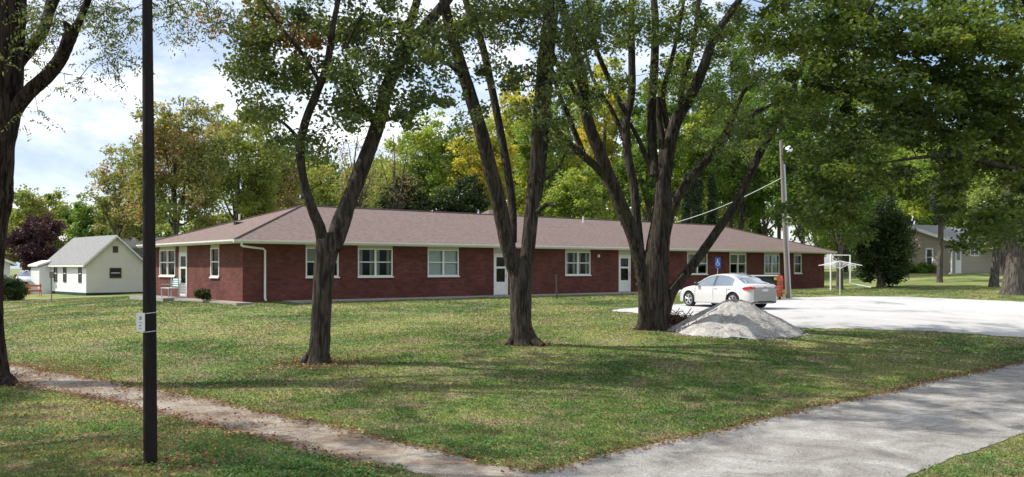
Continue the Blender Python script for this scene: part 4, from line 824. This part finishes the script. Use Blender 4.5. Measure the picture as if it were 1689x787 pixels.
# ------------------------------------------------------------ grey utility pole, lamp, service wire
b = G(1299, 492); up_ = empty('utility_pole', tuple(b), 0, label='weathered grey utility pole with lamp behind the parked sedan', cat='pole')
tp = W(1288, 232, b.y) - b
m_ = MB(); m_.tube([(0, 0, -.3), (0, 0, 0), tuple(tp * .5), tuple(tp)], [.115, .11, .10, .085], 14); m_.build('pole_shaft', M['greywood'], up_)
m_ = MB(); m_.tube([(.13, -.06, 0), (.12 + tp.x * .5, -.06, tp.z * .5), (.1 + tp.x * .85, -.05, tp.z * .85)], .055, 8); m_.build('conduit', M['metal'], up_)
m_ = MB(); m_.tube([(tp.x, 0, tp.z - .5), (tp.x + .15, -.1, tp.z - .3), (tp.x + .34, -.2, tp.z - .34)], .025, 8); arm = m_.build('lamp_arm', M['metal'], up_)
m_ = MB(); c_ = Vector((tp.x + .36, -.2, tp.z - .5))
m_.tube([tuple(c_ + Vector((0, 0, q))) for q in (.2, .14, .12, 0, -.12, -.18)], [.06, .1, .17, .19, .15, .04], 14); m_.build('lamp_head', mat('lamp_lens', (.85, .86, .86), .3, .5), up_)
m_ = MB(); m_.box(tp.x - .05, tp.x + .12, -.25, -.1, 1.5, 1.85); m_.build('meter_box', M['metal'], up_) if False else None
wm = MB(); a_ = b + Vector((tp.x, 0, 0)) + Vector((0, -.1, (HY - 294) / FPX * b.y + CZ - b.z)); e_ = Bw(t_px(1100), 3.4, 0); e_.z = W(1118, 366, e_.y).z; e_.x = W(1118, 366, e_.y).x
pts = [tuple(a_ * (1 - t) + e_ * t - Vector((0, 0, .8 * t * (1 - t)))) for t in np.linspace(0, 1, 24)]; wm.tube(pts, .022, 5)
tag(wm.build('service_wire', mat('wire_jacket', (.5, .5, .5), .5)), 'pale service wire sagging from the grey utility pole to the brick building roof', 'wire')

# ------------------------------------------------------------ accessible parking sign
X, Yd = (1184 - CX) / FPX * 53, 53; gz = h1(X, Yd); ps = empty('parking_sign', (X, Yd, gz), R(8), label='blue accessible parking sign on a thin post behind the white sedan', cat='sign')
zt = CZ + (HY - 425) / FPX * 53 - gz; m_ = MB(); m_.bar((0, 0.03, 0), (0, .03, zt - .05), .025, 8); m_.build('post', M['metal'], ps)
m_ = MB(); m_.box(-.16, .16, -.005, .0, zt - .62, zt); face_ = m_.build('sign_face', mat('sign_blue', (.03, .13, .5), .5, .4), ps)
m_ = MB(); y_ = -.012
m_.bar((-.02, y_, zt - .13), (-.02, y_ + .004, zt - .13), .032, 12)
def flat(mb, a, b_, w_):
    a, b_ = Vector((a[0], 0, a[1])), Vector((b_[0], 0, b_[1])); d = (b_ - a).normalized(); n_ = Vector((-d.z, 0, d.x)) * w_
    q = [a + n_, b_ + n_, b_ - n_, a - n_]; mb.add([(p.x, -.012, zt + p.z) for p in q] + [(p.x, -.006, zt + p.z) for p in q], [(0, 1, 2, 3), (7, 6, 5, 4), (0, 4, 5, 1), (1, 5, 6, 2), (2, 6, 7, 3), (3, 7, 4, 0)])
flat(m_, (-.02, -.16), (-.01, -.31), .02); flat(m_, (-.01, -.31), (.07, -.31), .016); flat(m_, (.07, -.31), (.10, -.43), .016); flat(m_, (-.02, -.22), (.06, -.22), .012)
for i in range(9):
    a0, a1 = R(100 + i * 26), R(100 + (i + 1) * 26); flat(m_, (-.005 + .1 * math.cos(a0), -.36 + .1 * math.sin(a0)), (-.005 + .1 * math.cos(a1), -.36 + .1 * math.sin(a1)), .012)
m_.build('wheelchair_symbol', M['white'], face_)

# ------------------------------------------------------------ cars
def interp(x, tab): return float(np.interp(x, [a for a, _ in tab], [b for _, b in tab]))
def make_car(name, label, loc, rz, paint, S=1.0, hi=1.0, truck=False):
    root = empty(name, loc, rz, label=label, cat='car'); LEN0, LEN1 = -2.32, 2.3; AX = (1.38, -1.33); WR = .335
    top = [(-2.32, .90), (-2.27, 1.0), (-2.1, 1.045), (-1.75, 1.06), (-1.2, 1.0), (0, .955), (.9, .95), (1.1, .95), (1.6, .88), (1.95, .79), (2.15, .69), (2.3, .55)]
    wid = [(-2.32, .66), (-2.22, .80), (-2.0, .865), (-1.4, .895), (0, .90), (1.4, .89), (1.85, .83), (2.1, .74), (2.22, .62), (2.3, .46)]
    botm = [(-2.32, .32), (-2.2, .25), (-1.9, .21), (1.8, .20), (2.15, .22), (2.3, .34)]
    xs_ = np.unique(np.round(np.r_[np.linspace(LEN0, LEN1, 60), [a + .40 * math.cos(q) for a in AX for q in np.linspace(0, math.pi, 13)]], 3))
    vs, fs, mi = [], [], []; NR = 17
    for x in xs_:
        w_, zt_, zb_ = interp(x, wid), interp(x, top), interp(x, botm); zs_ = zb_
        for a in AX:
            if abs(x - a) < .40: zs_ = max(zs_, WR + math.sqrt(.16 - (x - a) ** 2) * .97)
        zsh = zt_ - .06; zm = max(.62, zs_ + .02); zm = min(zm, zsh - .02)
        half = [(w_ * .0, zb_), (w_ - .28 if w_ > .4 else w_ * .5, zb_), (w_ - .28 if w_ > .4 else w_ * .5, zs_ + .0), (w_ - .025, zs_), (w_, min(zs_ + .05, zm)), (w_ - .004, zm), (w_ - .03, zsh), (w_ - .11, zt_), (0, zt_ + .025 * (1 if abs(x) > .1 else 1))]
        ring = [(x, y, z_) for y, z_ in half] + [(x, -y, z_) for y, z_ in reversed(half[1:-1])]; NR = len(ring); vs += ring
    for i in range(len(xs_) - 1):
        for k in range(NR):
            k2 = (k + 1) % NR; fs.append((i * NR + k, i * NR + k2, (i + 1) * NR + k2, (i + 1) * NR + k)); mi.append(1 if k in (1, 2, NR - 2, NR - 3) else 0)
    mb = MB(); mb.v = vs; mb.f = fs; mb.m = mi; mb.sm = [True] * len(fs)
    mb.add(vs[:NR], [tuple(range(NR))]); mb.add(vs[-NR:], [tuple(range(NR))])
    body = mb.build('body', [paint, M['black']], root)
    for p_ in body.data.polygons: pass
    rl = [(-1.86, 1.055), (-1.6, 1.17), (-1.3, 1.305), (-1.0, 1.405), (-.7, 1.45), (-.35, 1.468), (0, 1.455), (.3, 1.40), (.6, 1.26), (.85, 1.11), (1.12, .955)]
    gx = np.linspace(-1.86, 1.12, 38)
    def gring(x, off=0):
        zb_ = interp(x, top) - .03; zr = max(interp(x, rl), zb_ + .01); f_ = (zr - zb_) / .5; wb = interp(x, wid) - .07; wt = wb - .24 * min(1, f_) - .03
        return [(x, wb + off, zb_), (x, wt + .03 + off, zr - .06 * min(1, f_ * 2)), (x, wt - .08, zr - .012 + off), (x, 0, zr + .012 + off), (x, -(wt - .08), zr - .012 + off), (x, -(wt + .03 + off), zr - .06 * min(1, f_ * 2)), (x, -(wb + off), zb_)]
    def part(nm, x0, x1, segs, m, off=0, par=root):
        g_ = np.r_[x0, [q for q in gx if x0 + .01 < q < x1 - .01], x1]; mb = MB(); vs = []
        for x in g_: vs += gring(x, off)
        fs = [(i * 7 + k, i * 7 + k + 1, (i + 1) * 7 + k + 1, (i + 1) * 7 + k) for i in range(len(g_) - 1) for k in segs]
        us = sorted({q for f in fs for q in f}); mp_ = {q: i for i, q in enumerate(us)}
        mb.add([vs[q] for q in us], [tuple(mp_[q] for q in f) for f in fs], 0, True); return mb.build(nm, m, par)
    part('cabin_shell', -1.86, 1.12, [0, 5], M['black'], -.012)
    part('roof', -1.02, .33, [1, 2, 3, 4], paint, .004)
    part('windshield', .33, 1.12, [1, 2, 3, 4], CARGLASS); part('rear_window', -1.80, -1.02, [2, 3], CARGLASS)
    part('rear_window_surround', -1.86, -1.0, [1, 4], paint, .003)
    for sgn, seg in ((1, 0), (-1, 5)):
        for x0, x1 in ((-1.22, -.62), (-.56, -.18), (-.10, .84)) if False else ((-1.30, -.24), (-.12, .80)):
            part('side_window', x0, x1, [seg], CARGLASS, .0)
        part('rear_quarter', -1.86, -1.30, [seg], paint, .006)
        ed = [gring(x, .004)[1 if sgn > 0 else 5] for x in np.linspace(-1.4, 1.0, 18)]
        k = MB(); k.tube([(p_[0], p_[1], p_[2] + .005) for p_ in ed], [.028] * 17 + [.02], 6); k.build('roof_rail', paint, root)
        k = MB(); k.tube([(x, sgn * (interp(x, wid) - .055), interp(x, top) - .02) for x in np.linspace(-1.35, 1.0, 12)], .012, 5); k.build('window_trim', M['metal'], root)
        y0 = sgn * (interp(.8, wid) - .05); k = MB(); k.tube([(.78, y0, 1.0), (.76, y0 + sgn * .12, 1.03)], .02, 6); k.tube([(.70, y0 + sgn * .16, 1.0), (.74, y0 + sgn * .16, 1.03), (.80, y0 + sgn * .16, 1.04), (.86, y0 + sgn * .15, 1.03)], [.05, .085, .085, .04], 10); k.build('mirror', M['black'], root)
        for x in (-.42, -1.22):
            k = MB(); k.box(x, x + .2, sgn * .905 - .012, sgn * .905 + .012, .84, .865); k.build('door_handle', paint, root, .006)
        for x in (.95, -.18, -1.0):
            k = MB(); k.box(x - .004, x + .004, sgn * (interp(x, wid)) - .012, sgn * (interp(x, wid)) + .0015, .34, .9); k.build('door_seam', M['black'], root)
        k = MB(); k.prism([(-2.30, .84), (-1.95, .80), (-1.86, .87), (-1.98, .93), (-2.28, .96)], sgn * .70, sgn * .885, axis='y'); tl = k.build('taillight', RED, root, .02)
        k = MB(); k.box(-2.335, -2.2, min(sgn * .56, sgn * .76), max(sgn * .56, sgn * .76), .84, .94); k.build('lamp_segment', RED, tl, .02)
        k = MB(); k.prism([(2.24, .56), (1.98, .66), (1.85, .74), (2.08, .72), (2.22, .66)], sgn * .50, sgn * .80, axis='y'); k.build('headlight', CLEAR, root, .02)
        for ax in AX:
            wh_ = MB(); y1 = sgn * .875; y0 = sgn * .66; n_ = 28
            def disc(prof, mb):
                for q in range(len(prof) - 1):
                    (ra, ya), (rb, yb) = prof[q], prof[q + 1]; v_ = []
                    for c in range(n_): a_ = 2 * math.pi * c / n_; v_.append((ax + ra * math.cos(a_), ya, WR + ra * math.sin(a_)))
                    for c in range(n_): a_ = 2 * math.pi * c / n_; v_.append((ax + rb * math.cos(a_), yb, WR + rb * math.sin(a_)))
                    mb.add(v_, [(c, (c + 1) % n_, n_ + (c + 1) % n_, n_ + c) for c in range(n_)], 0, True)
            disc([(.225, y1 - sgn * .01), (.30, y1), (.328, y1 - sgn * .03), (.335, (y0 + y1) / 2), (.325, y0 + sgn * .02), (.20, y0), (.0, y0)], wh_)
            wo = wh_.build('wheel', M['tyre'], root)
            rm = MB(); disc([(.235, y1 - sgn * .012), (.232, y1 + sgn * .002), (.212, y1 - sgn * .002), (.205, y1 - sgn * .05)], rm)
            for c in range(5):
                a_ = 2 * math.pi * c / 5 + .3
                for d_ in (-.16, .16):
                    rm.tube([(ax + .03 * math.cos(a_), y1 - sgn * .012, WR + .03 * math.sin(a_)), (ax + .215 * math.cos(a_ + d_), y1 - sgn * .008, WR + .215 * math.sin(a_ + d_))], [.028, .02], 6)
            rm.tube([(ax, y1 - sgn * .04, WR), (ax, y1 + sgn * .004, WR)], .045, 12); rm.build('rim', M['alloy'], wo)
            hb = MB(); disc([(.21, y1 - sgn * .07), (.0, y1 - sgn * .07)], hb); hb.build('brake_disc', M['dark'], wo)
    k = MB(); k.box(-2.345, -2.30, -.17, .17, .74, .85); k.build('number_plate', mat('plate_pale', (.6, .62, .62), .5), root, .004)
    k = MB(); k.box(-2.34, -2.29, -.06, .06, .925, .95); k.box(-2.342, -2.29, -.02, .02, .915, .96); k.build('emblem', mat('gold', (.6, .45, .12), .3, .5, .8), root)
    k = MB(); k.box(-2.335, -2.25, -.42, .42, .28, .35); k.build('rear_diffuser', M['black'], root, .02)
    k = MB(); k.box(2.24, 2.285, -.36, .36, .36, .56); k.build('grille', M['black'], root, .02)
    root.scale = (S, S, S * hi)
    return root
CARGLASS = mat('car_glass', (.13, .17, .21), .04, .9, coat=1.0); RED = mat('red_lens', (.45, .01, .012), .2, .6, coat=.5); CLEAR = mat('clear_lens', (.6, .62, .64), .1, .6, coat=.5)  # car glass: pale blue base puts a bluish reflection into the colour
M['tyre'] = mat('tyre_rubber', (.025, .025, .026), .85, .2); M['alloy'] = mat('alloy', (.55, .56, .57), .35, .5, .55)
WPAINT = mat('white_car_paint', (.56, .555, .54), .28, .5, coat=.7); RPAINT = mat('red_car_paint', (.3, .02, .02), .3, .5, coat=.6); TPAINT = mat('silver_car_paint', (.6, .62, .64), .3, .5, coat=.6)
p = Vector(((1196 - CX) / FPX * 39.8, 39.8, 0)); p.z = h1(p.x, p.y) + .01; print('car', p)
make_car('white_sedan', 'white four-door sedan parked on the gravel behind the stone pile', tuple(p), R(90 + 31), WPAINT)
p = W(45, 470, 92); make_car('pickup_truck', 'pale silver truck facing the road beside the white house', (p.x, 92, h1(p.x, 92)), R(-70), TPAINT, 1.0, 1.25)
p = W(69, 470, 97); make_car('red_car', 'red car mostly hidden behind the white house', (p.x, 97, h1(p.x, 97)), R(-60), RPAINT, 1.0, 1.05)

# ------------------------------------------------------------ gravel pile and brush heap
b0, b1 = G(1113, 553), G(1336, 556); ctr = (b0 + b1) / 2; ctr.y += 1.0; ctr.z = h1(ctr.x, ctr.y); rad = (b1.x - b0.x) / 2
print('pile', ctr, rad)
nr, na = 46, 110; rr = np.linspace(0, 1.05, nr); th = np.linspace(0, 2 * np.pi, na, endpoint=False); Rr, Th = np.meshgrid(rr, th, indexing='ij')
X = Rr * np.cos(Th) * rad; Y = Rr * np.sin(Th) * rad * .85; Hh = .98
edge = 1 + .06 * np.sin(3 * Th + 1) + .04 * np.sin(7 * Th) + .02 * np.sin(13 * Th)
hh = Hh * np.clip(1 - (Rr / edge) ** 1.12, 0, 1) ** 1.04 * (1 + .05 * np.sin(2 * Th + 2)); hh -= .05 * np.exp(-(Rr * 8) ** 2)
d2 = ((X + rad * .42) ** 2 / .9 + (Y - .75) ** 2 / .7); hh = np.maximum(hh, .38 * np.clip(1 - np.sqrt(((X + rad * .5) ** 2 / .8 + (Y - .95) ** 2 / .5)) / 1.2, 0, 1))
from mathutils import noise as mn
nzv = np.array([mn.noise(Vector((x * 2.2, y * 2.2, 1.3))) * .035 + mn.noise(Vector((x * 7, y * 7, 4))) * .03 + mn.noise(Vector((x * 22, y * 22, 4))) * .02 for x, y in zip(X.ravel(), Y.ravel())]).reshape(X.shape)
hh = np.where(hh > .0, hh + nzv * np.clip(hh * 6, 0, 1), hh)
Zg = hz(ctr.x + X, ctr.y + Y) - ctr.z
V = np.c_[X.ravel(), Y.ravel(), (Zg + np.where(hh > .004, hh + .01, -.03)).ravel()]
i, j = np.meshgrid(np.arange(nr - 1), np.arange(na), indexing='ij'); a = (i * na + j).ravel(); b_ = (i * na + (j + 1) % na).ravel()
pm = np_mesh('gravel_pile', V, np.c_[a, a + na, b_ + na, b_]); pm.polygons.foreach_set('use_smooth', [True] * len(a)); po = link('gravel_pile', pm, M['pile']); po.location = ctr
tag(po, 'cone-shaped pile of pale crushed limestone on the grass by the lot', 'gravel pile')
# loose stones around its foot
k = MB()
for q in range(900):
    a_ = random.random() * 6.283; r_ = rad * random.uniform(.4, 1.22); x, y = ctr.x + r_ * math.cos(a_), ctr.y + r_ * .85 * math.sin(a_); s = random.uniform(.012, .035)
    f = max(0, 1 - (r_ / rad) ** 1.12); zz_ = h1(x, y) + .98 * f ** 1.04 + .01; v_ = [(x + s * random.uniform(.6, 1.2) * dx, y + s * dy, zz_ + s * random.uniform(.5, 1) * dz_) for dx, dy, dz_ in ((1, 0, 0), (-1, 0, 0), (0, 1, 0), (0, -1, 0), (0, 0, 1), (0, 0, -1))]
    k.add(v_, [(0, 2, 4), (2, 1, 4), (1, 3, 4), (3, 0, 4), (2, 0, 5), (1, 2, 5), (3, 1, 5), (0, 3, 5)])
tag(k.build('loose_stones', M['pile']), 'loose limestone chips spilled over and around the gravel pile', 'stones', kind='stuff')
q = G(1300, 720); k2 = MB()
A2, B2 = resample(du, 900), resample([du[0] + Vector((3.6, -.3, 0)), dl[0], dl[-1]], 900)
for i_ in range(1500):
    t_ = random.randrange(900); u_ = random.random() ** (1.8 if random.random() < .5 else 1); x, y = A2[t_] * (1 - u_) + B2[t_] * u_; s_ = random.uniform(.007, .022); zz_ = h1(x, y) + .012
    v_ = [(x + s_ * random.uniform(.6, 1.2) * dx, y + s_ * dy, zz_ + s_ * .8 * dz_) for dx, dy, dz_ in ((1, 0, 0), (-1, 0, 0), (0, 1, 0), (0, -1, 0), (0, 0, 1), (0, 0, -1))]
    k2.add(v_, [(0, 2, 4), (2, 1, 4), (1, 3, 4), (3, 0, 4), (2, 0, 5), (1, 2, 5), (3, 1, 5), (0, 3, 5)])
tag(k2.build('driveway_stones', M['drive']), 'small loose stones lying on the gravel driveway', 'stones', kind='stuff')
c = G(1126, 544); bh = MB()
for q in range(260):
    a_ = random.random() * 3.14; L = random.uniform(.2, .8); x, y = c.x + random.gauss(.1, .42), c.y + .5 + random.gauss(0, .3); hmax = .42 * math.exp(-((x - c.x + .1) / .6) ** 2); zz_ = h1(x, y) + random.random() * hmax
    dx, dy, dz_ = math.cos(a_) * L / 2, math.sin(a_) * L / 2, random.gauss(0, .12); bh.tube([(x - dx - c.x, y - dy - c.y, max(.01, zz_ - dz_ - c.z)), (x - c.x, y - c.y, zz_ + .05 - c.z), (x + dx - c.x, y + dy - c.y, max(.01, zz_ + dz_ - c.z))], [.014, .011, .006], 4)
hp = empty('brush_heap', tuple(c), 0, label='low heap of brown dead brush between the many-stemmed tree and the gravel pile', cat='brush heap'); bh.build('twigs', mat('dead_twig', (.10, .06, .045), .9, .1, var=.3), hp, fix=False)
n = 700; P = np.c_[RNG.normal(.1, .42, n), .5 + RNG.normal(0, .3, n), np.zeros(n)]; P[:, 2] = .02 + RNG.random(n) * .38 * np.exp(-((P[:, 0] + .1) / .6) ** 2)
link('dead_leaves', np_mesh('dead_leaves', leaf_quads(P, .1, .6), np.arange(n * 4).reshape(-1, 4), RNG.random(n) * .5), M['litter'], hp)

# ------------------------------------------------------------ dumpster
c = G(1274, 494); ds = empty('dumpster', tuple(c + Vector((0, .2, 0))), R(12), label='dark dumpster with black lid and rusty red ribbed end behind the sedan', cat='dumpster')
m_ = MB(); m_.prism([(-.5, .18), (.5, .18), (.55, 1.05), (-.45, 1.25), (-.55, .9)], -1.95, 0.0, axis='x'); m_.build('bin_body', mat('dark_green_paint', (.02, .03, .025), .5, .3), ds, .01)
m_ = MB(); m_.prism([(-.58, 1.18), (-.52, 1.27), (.6, 1.12), (.6, 1.06)], -2.0, .02, axis='x'); m_.build('lid', M['black'], ds, .01)
m_ = MB(); m_.box(-2.0, .02, -.64, -.59, 1.2, 1.26); m_.build('lid_edge', M['white'], ds)
m_ = MB(); m_.prism([(-.56, .15), (.52, .15), (.57, 1.06), (-.47, 1.27), (-.6, 1.0)], .003, .26, axis='x')
ep = m_.build('end_panel', M['rust'], ds, .012)
m_ = MB(); 
for z_ in (.35, .65, .95): m_.box(.0, .33, -.66, -.1, z_, z_ + .09)
m_.box(.262, .34, -.60, -.48, .16, 1.22); m_.build('rib', M['rust'], ep, .008)
m_ = MB(); m_.box(-.16, -.02, -.6, -.575, 1.0, 1.14); m_.build('sticker', mat('yellow_sticker', (.6, .42, .05), .6), ds)
m_ = MB(); m_.tube([(.2, -.45, .08), (.26, -.45, .08)], .08, 12); m_.tube([(.2, .4, .08), (.26, .4, .08)], .08, 12); m_.tube([(-1.85, -.45, .08), (-1.79, -.45, .08)], .08, 12); m_.tube([(-1.85, .4, .08), (-1.79, .4, .08)], .08, 12); m_.build('caster', M['black'], ds)

# ------------------------------------------------------------ clothesline, pipe frame, posts, bench, barricade
c = G(1385.5, 487); cl_ = empty('rotary_clothesline', tuple(c), R(20), label='white umbrella-style clothesline standing at the far edge of the lot', cat='clothesline')
zt = CZ + (HY - 430) / FPX * c.y - c.z; m_ = MB(); m_.bar((0, 0, -.05), (0, 0, zt), .022, 8); m_.build('centre_pole', M['white'], cl_)
ends = []
for q in range(4):
    a_ = R(25 + 90 * q); e = Vector((1.25 * math.cos(a_), 1.25 * math.sin(a_), zt - .27)); ends.append(e); m_ = MB(); m_.bar((0, 0, zt - .02), e, .018, 6); m_.bar((0, 0, zt - .45), e * .5 + Vector((0, 0, (zt - .02) * .5)), .012, 6); m_.build('arm', M['white'], cl_)
m_ = MB()
for f in (.35, .5, .65, .8, .95):
    for q in range(4):
        a_, b_ = [Vector((0, 0, zt - .02)) * (1 - f) + ends[z_] * f for z_ in (q, (q + 1) % 4)]; m_.bar(a_, b_, .008, 4)
m_.build('line', M['white'], cl_)
D_ = 57; X = (1387 - CX) / FPX * D_; gz = h1(X, D_); pf = MB(); s = D_ / FPX
def pz(py): return CZ + (HY - py) * s - gz
pf.tube([((1373 - 1387) * s, .3, 0), ((1373 - 1387) * s, .3, pz(421)), ((1402 - 1387) * s, 0, pz(421)), ((1402 - 1387) * s, 0, pz(467)), ((1412 - 1387) * s, -.2, pz(470)), ((1432 - 1387) * s, -.4, max(.05, pz(474)))], .055, 8)
o = pf.build('pipe_frame', M['white']); o.location = (X, D_, gz); tag(o, 'white bent pipe frame behind the umbrella clothesline', 'pipe frame')
c = G(918, 493); m_ = MB(); m_.tube([(0, 0, -.1), (0, 0, 1.16)], [.045, .04], 8); m_.tube([(0, 0, 1.16), (0, 0, 1.19)], [.05, .02], 8)
o = m_.build('lawn_post', M['brown']); o.location = c; tag(o, 'thin brown post standing alone in the lawn before the brick wall', 'post')
c = G(85, 499); m_ = MB(); m_.tube([(0, 0, -.1), (0, 0, 1.6)], [.035, .03], 8); o = m_.build('post_shaft', M['greywood']); pe_ = empty('yard_post', tuple(c), 0, label='slim grey yard post in front of the white house', cat='post'); o.parent = pe_
m_ = MB(); m_.box(-.09, .09, -.07, .07, 1.35, 1.7); m_.build('post_box', M['greywood'], pe_, .01)
s_ = min(np.linspace(4, 12, 200), key=lambda q: abs(CX + FPX * Bw(-.55, q).x / Bw(-.55, q).y - 279)); p = Bw(-.55, s_); be = empty('bench', (p.x, p.y, BP.z + .045), BA - math.pi / 2, label='small pale blue slatted bench beside the left door of the brick building', cat='bench')
pale = mat('pale_aqua_paint', (.50, .68, .68), .6, .3); m_ = MB()
for q in range(4): m_.box(-.55, .55, -.22 + q * .13, -.12 + q * .13, .43, .455)
m_.build('seat', pale, be); m_ = MB()
for q in range(4): m_.box(-.52, .52, .30 + q * .022, .325 + q * .022, .52 + q * .1, .59 + q * .1)
m_.build('backrest', pale, be)
for sx in (-.48, .48):
    for y in (-.2, .27):
        m_ = MB(); m_.box(sx - .02, sx + .02, y - .02, y + .02, 0, .43 if y < 0 else .9); m_.build('leg', M['metal'], be)
    m_ = MB(); m_.box(sx - .025, sx + .025, -.22, .28, .60, .63); m_.build('armrest', M['metal'], be)
c = G(56, 489); ba = empty('barricade', (c.x, c.y, c.z), R(10), label='orange wooden barricade in front of the pale truck', cat='barricade'); org = mat('orange_wood', (.5, .14, .05), .7, .2, var=.2)
for z_ in (.35, .75):
    m_ = MB(); m_.box(-.55, .55, -.02, .02, z_, z_ + .16); m_.build('board', org, ba)
for sx in (-.45, .45):
    for sy in (-1, 1):
        m_ = MB(); m_.bar((sx, sy * .28, 0), (sx, sy * .025, 1.0), .03, 6); m_.build('leg', org, ba)
